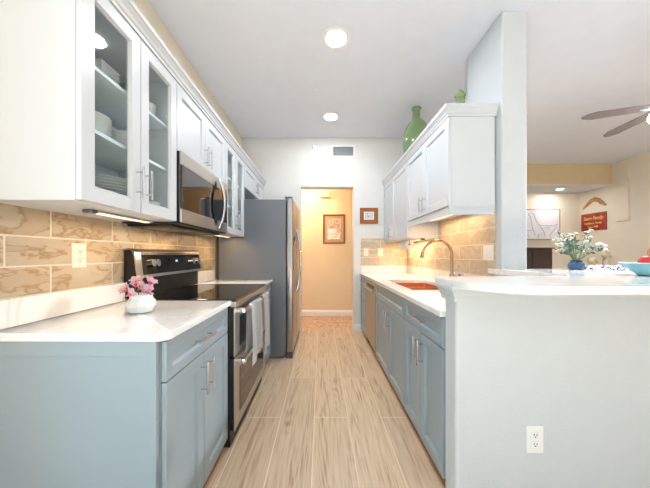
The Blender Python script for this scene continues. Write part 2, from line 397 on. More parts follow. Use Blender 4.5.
# cap moulding under the bar top
b = new()
pr = [(0.0, 0.985), (0.016, 0.985), (0.016, 1.0), (0.022, 1.012), (0.028, 1.03), (0.040, 1.043), (0.040, 1.0525), (0.0, 1.0525)]
loops = []
for o_, z_ in pr:
    o_ = max(o_, 0.001)
    loops.append(ring(b, [(3.4, 1.22-o_, z_), (0.622-o_, 1.22-o_, z_), (0.622-o_, 1.335+o_*0.3, z_)]))
for i in range(len(loops)): skin(b, loops[i], loops[(i+1) % len(loops)], False)
b.faces.new([l[0] for l in loops]); b.faces.new([l[2] for l in loops][::-1])
struct('trim_1', b, 'wall_tex')
# living room
struct('wall_living_right', B1(XV, XV+0.12, -3.2, 6.1, 0, ZC-0.001), 'cream_wall')
struct('wall_alcove', B1(1.92, XV, YV, YV+0.12, 0, ZC-0.001), 'cream_wall')
struct('wall_living_left', B1(1.92, 2.05, YB+0.15, YV, 0, ZC-0.001), 'cream_wall')
b = new(); box(b, 2.05, XV, 5.3, YV, 2.6, ZC-0.002); struct('wall_soffit', b, 'soffit')
struct('ceiling_alcove', B1(2.05, XV, 5.302, YV, 2.585, 2.6), 'ceiling')
# tile backsplashes
tl = struct('trim_2', B1(XL, XL+0.009, 0.6, 3.05, 0.90, 1.402), 'tile_left', 'beige stone tile backsplash along the left wall', 'backsplash')
tr = struct('trim_3', B1(XR-0.009, XR, 2.05, 4.129, 1.026, 1.60), 'tile_right', 'beige stone tile backsplash behind the sink run', 'backsplash')
tb = struct('trim_4', B1(0.62, XR-0.009, YB-0.009, YB, 1.026, 1.45), 'tile_back', 'short beige stone tile backsplash on the end wall beside the doorway', 'backsplash')
# cream strip on the living room wall
b = new(); box(b, XV-0.03, XV, 5.0, 5.09, 1.86, 2.9); box(b, XV-0.03, XV, 4.99, 5.2, 1.845, 1.87)
struct('trim_5', b, 'cream_wall')

# ------------------------------------------------------------------ ceiling lamps
def downlight(x, y, z, label, r=0.1, power=22, col=(0.86, 0.93, 1.0), lens='bulb', grp='round recessed ceiling lights'):
    t = thing('recessed_light', label, 'ceiling light', (x, y, z), grp)
    bm = new(); lathe(bm, [(r*0.86, -0.004), (r*1.12, -0.007), (r*1.15, -0.0005), (r*0.86, -0.0005)], (x, y, z), 40); obj('trim_ring', bm, 'trim', t, True)
    bm = new(); lathe(bm, [(0, -0.009), (r*0.85, -0.008), (r*0.85, -0.0006), (0, -0.0006)], (x, y, z), 40); obj('lens', bm, lens, t, True)
    a = area('lamp_light', (0, 0, -0.012), (0, 0, 0), r*1.7, 0, power, col, 'DISK'); a.parent = t
    return t
downlight(0.126, 2.23, ZC, 'larger and nearer of the two bright round kitchen ceiling lights')
downlight(0.13, 3.50, ZC, 'smaller looking round kitchen ceiling light nearer the doorway wall', power=10)
downlight(5.05, 5.6, 2.585, 'round ceiling light in the alcove above the sketch picture', 0.07, 7, (0.95, 0.95, 0.95))
a = area('hall_lamp_light', (-0.3, 4.7, 2.65), (0, 0, 0), 0.3, 0.3, 24, (1.0, 0.74, 0.46), 'DISK')
t = thing('hall_ceiling_lamp', 'warm hall ceiling lamp hidden above the doorway', 'ceiling light', (-0.3, 4.7, 2.7))
bm = new(); lathe(bm, [(0, -0.035), (0.11, -0.03), (0.15, -0.012), (0.15, -0.0005), (0, -0.0005)], (-0.3, 4.7, 2.7)); obj('shade', bm, emit('warm_hall_shade', (1, 0.7, 0.4, 1), 3), t, True)
# ceiling sprinkler cap
bm = new(); lathe(bm, [(0, -0.012), (0.02, -0.01), (0.032, -0.004), (0.036, -0.0005), (0, -0.0005)], (-0.035, 2.93, ZC)); tag(obj('ceiling_sprinkler', bm, 'ceiling', None, True), 'small pale sprinkler cap on the ceiling between the two lights', 'sprinkler')

# ------------------------------------------------------------------ left upper cabinets
FL = -0.885   # door faces
def wall_cab(label, s, face, wall, y0, y1, z0, z1, splits, hz, hy, glassy=False, shelves=(), fullhandles=True, name='wall_cabinet', grp=None):
    t = thing(name, label, 'cabinet', ((face+wall)/2, (y0+y1)/2, z0), grp)
    xb = face-s*0.022; bm = new(); w_ = 0.018; g = 0.0015
    a0, a1 = y0+g, y1-g
    if glassy:
        box(bm, wall, xb, a0, a0+w_, z0, z1); box(bm, wall, xb, a1-w_, a1, z0, z1)
        box(bm, wall, xb, a0+w_, a1-w_, z0, z0+w_); box(bm, wall, xb, a0+w_, a1-w_, z1-w_, z1)
        obj('body', bm, 'cab_white', t)
        bm = new(); box(bm, wall, wall+s*0.008, a0+w_, a1-w_, z0+w_, z1-w_); obj('back_panel', bm, 'cab_inside', t)
    else:
        box(bm, wall, xb, a0, a1, z0, z1, 0.001, 1); obj('body', bm, 'cab_white', t)
    for z in shelves:
        bm = new(); box(bm, wall+s*0.009, xb-s*0.015, a0+w_+0.001, a1-w_-0.001, z-0.016, z, 0.001, 1); obj('shelf', bm, 'cab_inside', t)
    ys = [y0]+list(splits)+[y1]
    for i in range(len(ys)-1):
        d = obj('door', shaker(face, s, ys[i]+0.002, ys[i+1]-0.002, z0+0.002, z1-0.003, glassy=glassy), 'cab_white', t)
        if glassy:
            bm = new(); box(bm, face-s*0.012, face-s*0.015, ys[i]+0.062, ys[i+1]-0.062, z0+0.062, z1-0.063); obj('door_glass', bm, 'glass', d)
        for yy in hy:
            if ys[i] < yy < ys[i+1]: obj('handle', bar_v(face, s, yy, hz, hz+0.145), 'nickel', d)
    return t
ZT = 2.262
wall_cab('white wall cabinet with two glass doors, nearest on the left wall', 1, FL, XL+0.001, 0.977, 1.628, 1.402, ZT, [1.303], 1.475, [1.272, 1.334], True, (1.712, 1.972))
wall_cab('short white cabinet with two solid doors directly above the microwave', 1, FL, XL+0.001, 1.63, 2.448, 1.845, ZT, [2.035], 1.87, [2.005, 2.065])
wall_cab('narrow white cabinet with two glass doors between microwave and fridge', 1, FL, XL+0.001, 2.45, 3.068, 1.402, ZT, [2.755], 1.475, [2.72, 2.785], True, (1.69, 1.97))
wall_cab('short white cabinet with two solid doors over the grey fridge', 1, FL, XL+0.001, 3.07, 4.128, 1.985, ZT, [3.6], 2.01, [3.565, 3.63])
def crown(s, face, wall, y0, y1, end0, end1):
    """crown profile; out is the distance from the cabinet face, mitred round the near end"""
    pr = [(-0.003, 2.264), (0.006, 2.264), (0.006, 2.28), (0.012, 2.284), (0.017, 2.30), (0.030, 2.318), (0.036, 2.322), (0.036, 2.345), (-0.003, 2.345)]
    bm = new(); loops = []
    for o_, z_ in pr:
        p = []
        if end0: p.append((wall, y0-o_, z_))
        p.append((face+s*o_, (y0-o_) if end0 else y0, z_)); p.append((face+s*o_, y1, z_))
        loops.append(ring(bm, p))
    n = len(loops)
    for i in range(n): skin(bm, loops[i], loops[(i+1) % n], False)
    bm.faces.new([l[0] for l in loops]); bm.faces.new([l[-1] for l in loops][::-1])
    return bm
b = crown(1, FL, XL+0.002, 0.977, 4.127, True, False)
box(b, XL+0.002, FL-0.004, 0.981, 4.127, 2.2635, 2.30)
o = obj('crown_moulding', b, 'cab_white'); tag(o, 'white crown moulding along the tops of the left wall cabinets', 'moulding')
# right upper cabinets
FR = 0.98
wall_cab('tall white wall cabinet at the far end of the sink wall, above the paper towel', -1, FR, XR-0.010, 3.022, 4.118, 1.39, ZT, [3.66], 1.425, [3.70])
wall_cab('shorter white wall cabinet with two doors over the sink, beside the column', -1, FR, XR-0.010, 2.04, 3.018, 1.575, ZT, [2.52], 1.60, [2.485, 2.555])
b = crown(-1, FR, XR-0.002, 2.04, 4.127, True, False)
box(b, FR+0.004, XR-0.002, 2.044, 4.127, 2.2635, 2.30)
o = obj('crown_moulding', b, 'cab_white'); tag(o, 'white crown moulding along the tops of the right wall cabinets', 'moulding')
b = new(); box(b, FR+0.012, FR+0.03, 2.05, 3.018, 1.51, 1.5745); box(b, FR+0.03, XR-0.011, 2.05, 2.068, 1.51, 1.5745, 0.0)
box(b, FR+0.006, XR-0.011, 2.044, 2.0495, 1.555, 1.5745); box(b, FR+0.018, XR-0.03, 2.046, 2.0495, 1.51, 1.518)
o = obj('light_rail', b, 'cab_white'); tag(o, 'white light rail under the shorter sink wall cabinet', 'moulding')

# under cabinet strips
def strip(x, y0, y1, z, label, power, vis=True):
    t = thing('under_cabinet_light', label, 'light', (x, (y0+y1)/2, z), 'under cabinet strip lights')
    bm = new(); box(bm, x-0.02, x+0.02, y0, y1, z-0.010, z-0.0005, 0.002); obj('housing', bm, 'steel', t)
    bm = new(); box(bm, x-0.013, x+0.013, y0+0.03, y1-0.03, z-0.014, z-0.0102); obj('lens', bm, 'under_lens', t)
    bm = new(); box(bm, x-0.021, x+0.021, y0-0.035, y0, z-0.016, z-0.0005, 0.002); obj('end_cap', bm, 'grey_plastic', t)
    a = area('strip_light', (0, 0, -0.02), (0, 0, 0), 0.03, (y1-y0)*0.9, power, (1.0, 0.66, 0.34)); a.parent = t
strip(-1.03, 1.20, 1.60, 1.401, 'warm strip light under the nearest glass door cabinet', 1.1)
strip(-1.03, 2.56, 2.98, 1.401, 'warm strip light under the narrow glass door cabinet', 1.6)
strip(1.19, 2.2, 2.9, 1.574, 'warm strip light behind the rail under the shorter sink wall cabinet', 3.2)
strip(1.2, 3.15, 4.0, 1.389, 'warm strip light under the tall far right wall cabinet', 6.0)
a = area('hood_light', (-0.98, 2.0, 1.365), (0, 0, 0), 0.08, 0.3, 3.5, (1.0, 0.7, 0.4))

# ------------------------------------------------------------------ microwave
t = thing('microwave', 'stainless over the range microwave with dark mirror door and bowed handle', 'microwave', (-1.05, 2.04, 1.375))
MX = -0.862; my0, my1 = 1.636, 2.442
b = new(); box(b, XL+0.011, MX-0.0135, my0, my1, 1.392, 1.842, 0.003); box(b, XL+0.03, MX-0.07, my0+0.02, my1-0.02, 1.376, 1.392)
obj('body', b, 'black', t)
b = new(); box(b, MX-0.013, MX, my0, my1, 1.76, 1.842, 0.003); box(b, MX-0.013, MX, my0, my1, 1.40, 1.485, 0.003)
box(b, MX-0.013, MX-0.012, my0, my1, 1.485, 1.76); obj('front_frame', b, 'steel', t)
b = new(); box(b, MX-0.011, MX-0.001, my0+0.012, 2.23, 1.486, 1.759, 0.002); obj('door_window', b, 'mirror_glass', t)
b = new(); box(b, MX-0.011, MX-0.001, 2.233, my1-0.006, 1.486, 1.759, 0.002); obj('control_panel', b, 'black_glass', t)
b = new()
pts = []
for i in range(13):
    q = i/12; ang = math.sin(q*PI); pts.append((MX+0.012+0.045*ang**0.8, 2.21, 1.42+0.40*q))
tube(b, pts, 0.011, 12)
obj('handle', b, 'chrome', t, True)
b = new()
for k in range(2):
    pts = [(MX+0.003, 2.15+(0.12*k)+(0.045 if k else -0.045)*math.sin(i/12*PI)-(0.0 if not k else 0.0), 1.45+0.345*i/12) for i in range(13)]
b2 = new(); a_ = [(2.17-0.065*math.sin(i/12*PI), 1.43+0.37*i/12) for i in range(13)]+[(2.17+0.065*math.sin(i/12*PI), 1.43+0.37*i/12) for i in range(11, 0, -1)]
ra = ring(b2, [(MX-0.0005, y, z) for y, z in a_]); rb = ring(b2, [(MX+0.003, y, z) for y, z in a_]); b2.faces.new(ra); b2.faces.new(rb); skin(b2, ra, rb); b.free()
obj('handle_recess', b2, 'black_glass', t)
b = new()
for k in range(9): box(b, MX-0.14-k*0.02, MX-0.13-k*0.02, my0+0.1, my0+0.4, 1.373, 1.3758)
obj('grease_filter', b, 'steel', t)

# ------------------------------------------------------------------ range
t = thing('range', 'stainless double oven electric range with black glass cooktop', 'stove', (-0.87, 2.085, 0))
ry0, ry1 = 1.642, 2.528; RX = -0.535
b = new(); box(b, XL+0.012, RX-0.03, ry0, ry1, 0.05, 0.905, 0.003); box(b, XL+0.06, RX-0.03, ry0+0.005, ry1-0.005, 0.0, 0.05)
obj('body', b, 'black', t)
b = new(); box(b, XL+0.075, RX+0.005, ry0-0.0, ry1, 0.906, 0.922, 0.004); obj('cooktop', b, 'black_glass', t)
b = new(); box(b, RX-0.029, RX+0.008, ry0+0.002, ry1-0.002, 0.872, 0.905, 0.003); obj('front_rail', b, 'steel', t)
# console with a curved shell
b = new()
pr = [(XL+0.012, 0.925), (XL+0.07, 0.925), (XL+0.07, 1.055), (XL+0.10, 1.06), (XL+0.082, 1.20), (XL+0.07, 1.225), (XL+0.05, 1.235), (XL+0.012, 1.235)]
extr(b, pr, ry0+0.01, ry1-0.01); cons = obj('console', b, 'black', t)
b = new(); extr(b, [(XL+0.1005, 1.072), (XL+0.103, 1.072), (XL+0.0868, 1.198), (XL+0.0843, 1.198)], ry0+0.056, ry1-0.031); obj('control_glass', b, 'black_glass', cons)
b = new(); s0 = [(XL+0.013, 1.232), (XL+0.05, 1.2395), (XL+0.072, 1.23), (XL+0.085, 1.205), (XL+0.105, 1.05), (XL+0.098, 1.05), (XL+0.078, 1.20), (XL+0.066, 1.223), (XL+0.05, 1.2325), (XL+0.013, 1.226)]
extr(b, s0, ry0, ry0+0.055); extr(b, s0, ry1-0.03, ry1)
extr(b, [(XL+0.02, 1.236), (XL+0.05, 1.2395), (XL+0.072, 1.23), (XL+0.083, 1.212), (XL+0.078, 1.212), (XL+0.066, 1.226), (XL+0.05, 1.2362)], ry0, ry1)
extr(b, [(XL+0.1, 1.068), (XL+0.103, 1.05), (XL+0.069, 1.045), (XL+0.069, 1.052), (XL+0.098, 1.056)], ry0, ry1)
obj('console_trim', b, 'steel', cons, True)
def on_console(y, z, d0, d1, r, n=24):
    """disc knob standing off the sloped console face"""
    bm = new(); q = (z-1.06)/0.14; x = XL+0.10-0.018*q
    nrm = Vector((0.14, 0, 0.018)).normalized(); c = Vector((x, y, z))
    tube(bm, [c+nrm*d0, c+nrm*d1], r, n); return bm
for y in (1.79, 1.84, 2.35, 2.44):
    k = obj('knob', on_console(y, 1.14, 0.0005, 0.025, 0.024), 'chrome', cons, True)
b = new(); box(b, XL+0.0905, XL+0.0965, 2.0, 2.2, 1.12, 1.17); obj('display', b, 'black_glass', cons)
b = new(); box(b, XL+0.0966, XL+0.0975, 2.085, 2.11, 1.145, 1.158); obj('display_digit', b, 'blue_led', cons)
def oven_door(z0, z1, wz0, wz1, hz, lab):
    b = new(); box(b, RX-0.007, RX, ry0+0.002, ry1-0.002, z0, z1, 0.002); d = obj('oven_door', b, 'steel', t)
    b = new(); box(b, RX-0.0285, RX-0.0072, ry0+0.004, ry1-0.004, z0+0.004, z1-0.004); obj('door_core', b, 'black', d)
    b = new(); box(b, RX, RX+0.003, ry0+0.10, ry1-0.10, wz0, wz1, 0.001); obj('window', b, 'black_glass' if z0 > 0.4 else 'mirror_glass', d)
    b = new(); hx = RX+0.042; tube(b, [(hx, ry0+0.04, hz), (hx, ry1-0.04, hz)], 0.013, 14)
    for y in (ry0+0.055, ry1-0.055): box(b, RX-0.001, hx+0.012, y-0.018, y+0.018, hz-0.016, hz+0.016, 0.004)
    obj('handle', b, 'chrome', d, True)
oven_door(0.56, 0.868, 0.60, 0.80, 0.842, 1)
oven_door(0.10, 0.552, 0.17, 0.46, 0.522, 0)

# towels over the upper oven handle
def towel(y0, y1, zf, zb, label, m, slant=0.0):
    hx = RX+0.042; hz = 0.842; r = 0.0165
    prof = [(hx-r-0.004, zb)]+[(hx-r, hz-0.02)]
    prof += [(hx-r*math.cos(a), hz+r*math.sin(a)) for a in [PI*k/8 for k in range(0, 9)]]
    n = 10
    prof += [(hx+r+0.006*math.sin(k/n*3), hz-(hz-zf)*k/n) for k in range(1, n+1)]
    bm = new(); NY = 26; rows = []
    for j in range(NY+1):
        v = j/NY; col = []
        for i, (x, z) in enumerate(prof):
            q = max(0, (hz-z)/(hz-zf)); front = i > 6
            yy = y0+(y1-y0)*v
            yc = (y0+y1)/2; yy = yc+(yy-yc)*(1-0.10*(1-q)) + slant*q
            off = 0.006*math.sin(v*17+q*2)*q*(1 if front else 0.3)
            zz = z-(0.02*math.sin(v*5+1)*q if i == len(prof)-1 else 0)
            col.append(bm.verts.new((x+(off+0.004*q if front else min(0, -off*0.3)), yy, zz)))
        rows.append(col)
    for j in range(NY):
        for i in range(len(prof)-1): bm.faces.new((rows[j][i], rows[j+1][i], rows[j+1][i+1], rows[j][i+1]))
    r_ = bmesh.ops.solidify(bm, geom=bm.faces[:], thickness=-0.005)
    o = obj('dish_towel', bm, m, None, True); tag(o, label, 'towel', 'towels on the oven handle'); return o
towel(1.80, 2.14, 0.44, 0.50, 'wider white towel hanging from the near end of the oven handle', 'towel')
towel(2.19, 2.43, 0.37, 0.52, 'narrower white towel hanging from the far end of the oven handle', 'towel')

# ------------------------------------------------------------------ left base cabinets and worktops
CFL = -0.575
def base_cab(label, s, face, wall, y0, y1, splits, drawer, hy, dh=None, endpanel=False, name='base_cabinet', false_front=False):
    t = thing(name, label, 'cabinet', ((face+wall)/2, (y0+y1)/2, 0))
    xb = face-s*0.022
    b = new(); q = 0.018
    if false_front:
        box(b, wall, xb, y0+0.001, y0+q, 0.09, 0.884); box(b, wall, xb, y1-q, y1-0.001, 0.09, 0.884)
        box(b, wall, xb, y0+q, y1-q, 0.09, 0.09+q); box(b, wall, wall+s*q, y0+q, y1-q, 0.09+q, 0.884); box(b, xb-s*q, xb, y0+q, y1-q, 0.09+q, 0.884)
    else: box(b, wall, xb, y0+0.001, y1-0.001, 0.09, 0.884)
    obj('body', b, 'cab_blue', t)
    b = new(); box(b, wall, xb-s*0.004, y0+0.004, y1-0.004, 0.0, 0.0895); obj('toe_kick', b, 'toe', t)
    dz = 0.722
    if drawer:
        d = obj('drawer_front', shaker(face, s, y0+0.003, y1-0.003, dz+0.003, 0.874, st=0.04 if not false_front else 0.052), 'cab_blue', t)
        if dh: obj('handle', bar_y(face, s, dh[0], dh[1], 0.80), 'nickel', d)
        top = dz-0.003
    else: top = 0.874
    ys = [y0]+list(splits)+[y1]
    for i in range(len(ys)-1):
        d = obj('door', shaker(face, s, ys[i]+0.003, ys[i+1]-0.003, 0.066, top), 'cab_blue', t)
        for yy in hy:
            if ys[i] < yy < ys[i+1]: obj('handle', bar_v(face, s, yy, 0.53, 0.685), 'nickel', d)
    return t
t = base_cab('blue grey base cabinet nearest on the left, with drawer and two doors', 1, CFL, XL+0.001, 0.985, 1.638, [1.305], True, [1.27, 1.34], (1.19, 1.37))
# shaker end panel facing the camera
b = new()
def rectY(y, i, j=None):
    x0, x1, z0, z1 = XL+0.001, CFL-0.026, 0.0, 0.884
    return ring(b, [(x0+i, y, z0+i), (x1-i, y, z0+i), (x1-i, y, z1-i), (x0+i, y, z1-i)])
A = rectY(0.984, 0); B_ = rectY(0.966, 0); C_ = rectY(0.966, 0.056); D_ = rectY(0.972, 0.059)
skin(b, A, B_); skin(b, B_, C_); skin(b, C_, D_); b.faces.new(D_); b.faces.new(A[::-1])
obj('end_panel', b, 'cab_blue', t)
base_cab('narrow blue grey base cabinet between range and fridge', 1, CFL, XL+0.001, 2.532, 3.02, [], True, [2.59], (2.70, 2.85))
def worktop(label, poly, z0, z1, name='worktop'):
    b = new(); prism(b, poly, z0, z1, 0.005)
    t = thing(name, label, 'countertop', (sum(p[0] for p in poly)/len(poly), sum(p[1] for p in poly)/len(poly), z0)); return t, obj('slab', b, 'quartz', t, True)
def corner(cx, cy, r, a0, a1, n=6): return [(cx+r*math.cos(math.radians(a0+(a1-a0)*i/n)), cy+r*math.sin(math.radians(a0+(a1-a0)*i/n))) for i in range(n+1)]
t, _ = worktop('white quartz worktop nearest on the left, with a flower vase on it', [(XL+0.001, 0.955)]+corner(-0.59, 0.99, 0.035, -90, 0)+[(-0.555, 1.639), (XL+0.001, 1.639)], 0.885, 0.915)
b = new(); box(b, XL+0.010, XL+0.030, 0.90, 1.639, 0.9155, 1.025, 0.003); obj('backsplash', b, 'quartz', t)
t, _ = worktop('small white quartz worktop between range and fridge', [(XL+0.001, 2.531), (-0.555, 2.531), (-0.555, 3.03), (XL+0.001, 3.03)], 0.885, 0.915)
b = new(); box(b, XL+0.010, XL+0.030, 2.531, 3.03, 0.9155, 1.025, 0.003); obj('backsplash', b, 'quartz', t)

# ------------------------------------------------------------------ fridge
t = thing('refrigerator', 'grey sided stainless side by side refrigerator at the end of the left run', 'refrigerator', (-0.8, 3.55, 0))
fy0, fy1 = 3.05, 4.02
b = new(); box(b, -1.18, -0.405, fy0, fy1, 0.03, 1.835, 0.006); box(b, -1.15, -0.43, fy0+0.02, fy1-0.02, 0.0, 0.03); obj('body', b, 'fridge_side', t)
for a0, a1 in ((fy0+0.002, 3.46), (3.464, fy1-0.002)):
    b = new(); box(b, -0.398, -0.325, a0, a1, 0.07, 1.85, 0.012, 3); d = obj('door', b, 'steel_v', t, True)
    near = a0 < 3.2; hy = 3.425 if near else 3.50
    b = new(); pts = [(-0.322+0.055*math.sin(i/14*PI)**0.7, hy, 0.72+0.80*i/14) for i in range(15)]; tube(b, pts, 0.012, 12); obj('handle', b, 'chrome', d, True)
    if near:
        b = new(); box(b, -0.326, -0.322, 3.15, 3.34, 1.0, 1.42, 0.002); obj('dispenser', b, 'black_glass', d)
b = new(); box(b, -0.42, -0.33, fy0+0.01, fy0+0.09, 1.8505, 1.87, 0.004); obj('hinge_cover', b, 'fridge_side', t)
b = new(); box(b, -0.40, -0.33, fy0+0.004, fy1-0.004, 0.0, 0.062, 0.003); obj('base_grille', b, 'grey_plastic', t)

# ------------------------------------------------------------------ right base run
CFR = 0.615; WR = XR-0.001
base_cab('blue grey base cabinet nearest on the right, with one drawer over two doors', -1, CFR, WR, 1.337, 1.962, [1.64], True, [1.60, 1.675], (1.55, 1.73))
base_cab('blue grey sink base cabinet with false front and two doors', -1, CFR, WR, 1.966, 2.966, [2.42], True, [2.38, 2.46], None, false_front=True)
base_cab('narrow blue grey base cabinet at the far end of the right run', -1, CFR, WR, 3.60, 4.126, [], True, [3.66], (3.78, 3.93))
t = thing('dishwasher', 'stainless dishwasher between the sink cabinet and the narrow far cabinet', 'dishwasher', (1.0, 3.28, 0))
b = new(); box(b, 0.66, 1.3, 2.972, 3.594, 0.02, 0.875); box(b, 0.70, 1.28, 2.99, 3.57, 0.0, 0.02); obj('body', b, 'grey_plastic', t)
b = new(); box(b, 0.610, 0.658, 2.973, 3.593, 0.10, 0.872, 0.004); d = obj('door', b, 'steel_v', t)
b = new(); box(b, 0.6085, 0.6098, 3.05, 3.52, 0.79, 0.835); obj('pocket_handle', b, 'black', d)
b = new(); tube(b, [(0.585, 3.03, 0.775), (0.585, 3.54, 0.775)], 0.009); 
for y in (3.06, 3.51): tube(b, [(0.611, y, 0.775), (0.585, y, 0.775)], 0.006)
obj('handle', b, 'chrome', d, True)
# long worktop with the sink cut out
t = thing('worktop', 'long white quartz worktop along the right wall with the sink set in', 'countertop', (0.97, 2.7, 0.885))
sx0, sx1, sy0, sy1 = 0.735, 1.16, 2.13, 2.94
b = new(); z0, z1 = 0.885, 0.915
for (a0, a1, c0, c1) in ((0.60, sx0, 1.337, 4.128), (sx1, WR, 1.337, 4.128), (sx0, sx1, 1.337, sy0), (sx0, sx1, sy1, 4.128)): box(b, a0, a1, c0, c1, z0, z1)
bmesh.ops.remove_doubles(b, verts=b.verts[:], dist=1e-5)
obj('slab', b, 'quartz', t)
b = new(); box(b, XR-0.021, XR-0.0005, 2.05, 4.105, 0.9155, 1.025, 0.002); box(b, 0.62, XR-0.0005, 4.108, 4.1285, 0.9155, 1.025, 0.002); obj('backsplash', b, 'quartz', t)
t = thing('sink', 'steel double bowl undermount sink coloured with warm reflections below the gooseneck tap', 'sink', (0.95, 2.6, 0.70))
def bowl_box(y0, y1, name):
    b = new(); r0 = ring(b, [(sx0+0.003, y0, 0.884), (sx1-0.003, y0, 0.884), (sx1-0.003, y1, 0.884), (sx0+0.003, y1, 0.884)])
    r1 = ring(b, [(sx0+0.02, y0+0.015, 0.72), (sx1-0.02, y0+0.015, 0.72), (sx1-0.02, y1-0.015, 0.72), (sx0+0.02, y1-0.015, 0.72)])
    skin(b, r0, r1); b.faces.new(r1)
    bmesh.ops.bevel(b, geom=[e for e in b.edges if not e.is_boundary], offset=0.02, segments=3, affect='EDGES')
    bmesh.ops.solidify(b, geom=b.faces[:], thickness=0.003)
    return obj(name, b, 'sink', t, True)
bowl_box(sy0+0.002, 2.52, 'basin'); bowl_box(2.56, sy1-0.002, 'basin')
b = new(); box(b, sx0+0.004, sx1-0.004, 2.522, 2.558, 0.84, 0.882, 0.006); obj('divider', b, 'sink', t)
for y in (2.33, 2.75):
    b = new(); lathe(b, [(0, 0.7245), (0.03, 0.7245), (0.042, 0.7265), (0.042, 0.729), (0.03, 0.728), (0, 0.727)], (0.95, y, 0)); obj('drain', b, 'chrome', t, True)
# tap
t = thing('faucet', 'tall gooseneck kitchen tap in warm brushed nickel behind the sink', 'faucet', (1.235, 2.5, 0.915))
fx, fy = 1.235, 2.5
b = new(); lathe(b, [(0, 0), (0.030, 0), (0.030, 0.008), (0.024, 0.014), (0.022, 0.10), (0.0, 0.10)], (fx, fy, 0.9155)); obj('base', b, 'bronze', t, True)
b = new(); pts = [(fx, fy, 1.0), (fx, fy, 1.19)]; R_ = 0.142
for i in range(1, 17): a_ = PI*i/16*0.93; pts.append((fx-R_+R_*math.cos(a_), fy-0.02*i/16, 1.19+R_*math.sin(a_)))
tube(b, pts, 0.0125, 14); obj('spout', b, 'bronze', t, True)
b = new(); e1 = Vector(pts[-1]); tube(b, [e1+Vector((0, 0, 0.004)), e1+Vector((-0.012, 0, -0.055))], [0.015, 0.017], 14); obj('spray_head', b, 'bronze', t, True)
b = new(); tube(b, [(fx, fy, 0.985), (fx+0.03, fy, 0.99), (fx+0.042, fy, 0.995)], 0.009); tube(b, [(fx+0.042, fy, 0.985), (fx+0.048, fy, 1.085)], [0.009, 0.007]); obj('lever', b, 'nickel', t, True)
t = thing('soap_dispenser', 'small round metal cap standing just right of the tap', 'soap dispenser', (1.255, 2.38, 0.915))
b = new(); lathe(b, [(0, 0), (0.022, 0), (0.022, 0.01), (0.013, 0.02), (0.012, 0.09), (0.022, 0.095), (0.024, 0.105), (0.0, 0.115)], (1.255, 2.38, 0.9155)); obj('pump', b, 'nickel', t, True)

# ------------------------------------------------------------------ bar top: two slabs of one surface
t = thing('bar_top', 'raised white quartz bar top with rounded end on the half wall', 'countertop', (1.6, 1.3, 1.0535))
z0, z1 = 1.0535, 1.0845
poly = [(3.4, 0.955), (3.4, 1.70), (2.15, 1.72)]+corner(2.0, 2.08, 0.07, 0, 90)+[(1.555, 2.15), (1.555, 1.965), (XR-0.03, 1.965), (XR-0.03, 1.40), (0.60, 1.40)]+corner(0.84, 1.2, 0.245, 180, 270, 14)[0:]
b = new(); a_ = [(x, y) for x, y in poly]
prism(b, a_, z0, z1, 0.006); obj('slab', b, 'quartz', t, True)
b = new(); box(b, XR-0.055, XR-0.0305, 1.405, 1.975, 1.0535, 1.094, 0.003); box(b, XR-0.055, XR-0.0005, 1.9755, 2.06, 1.0535, 1.094, 0.003); obj('ledge', b, 'quartz', t)

# ------------------------------------------------------------------ outlets and switches
def plate(name, label, cx, cy, cz, normal, w_, h_, kind, m='white_plastic'):
    """normal 'x','-x','y-' ; w_ along the wall"""
    t = thing(name, label, 'outlet' if kind == 'outlet' else 'switch', (cx, cy, cz-h_/2))
    def bx(bm, u0, u1, v0, v1, d0, d1, bev=0.0):
        if normal == 'x': box(bm, cx+d0, cx+d1, cy+u0, cy+u1, cz+v0, cz+v1, bev)
        elif normal == '-x': box(bm, cx-d1, cx-d0, cy+u0, cy+u1, cz+v0, cz+v1, bev)
        else: box(bm, cx+u0, cx+u1, cy-d1, cy-d0, cz+v0, cz+v1, bev)
    b = new(); bx(b, -w_/2, w_/2, -h_/2, h_/2, 0.0004, 0.006, 0.002); obj('plate', b, m, t)
    if kind == 'outlet':
        for v in (-0.021, 0.021):
            b = new(); bx(b, -0.017, 0.017, v-0.014, v+0.014, 0.006, 0.0085, 0.001); r_ = obj('receptacle', b, m, t)
            b = new(); bx(b, -0.008, -0.005, v-0.003, v+0.007, 0.0084, 0.0089); bx(b, 0.005, 0.008, v-0.003, v+0.006, 0.0084, 0.0089); bx(b, -0.003, 0.003, v-0.011, v-0.006, 0.0084, 0.0089); obj('slots', b, 'dark_gap', r_)
    else:
        n = kind
        for k in range(n):
            u = (k-(n-1)/2)*0.046; b = new(); bx(b, u-0.016, u+0.016, -0.033, 0.033, 0.006, 0.0095, 0.0015); obj('rocker', b, m, t)
    return t
plate('wall_outlet', 'cream double outlet in the stone tile above the left worktop', XL+0.009, 1.345, 1.195, 'x', 0.078, 0.122, 'outlet', 'cream_plastic')
plate('wall_outlet', 'white double outlet low on the front of the half wall', 0.981, 1.22, 0.352, 'y-', 0.078, 0.124, 'outlet')
plate('light_switch', 'white double rocker switch on the stone tile beside the column', XR-0.009, 2.12, 1.215, '-x', 0.125, 0.122, 2)
plate('light_switch', 'pale switch on the end wall tile, left of the pair', 0.70, YB-0.009, 1.235, 'y-', 0.072, 0.118, 1, 'cream_plastic')
plate('light_switch', 'pale switch on the end wall tile, right of the pair', 0.925, YB-0.009, 1.235, 'y-', 0.082, 0.118, 1, 'cream_plastic')
plate('light_switch', 'pale switch on the side wall tile under the paper towel roll', XR-0.009, 3.92, 1.21, '-x', 0.08, 0.118, 1, 'cream_plastic')

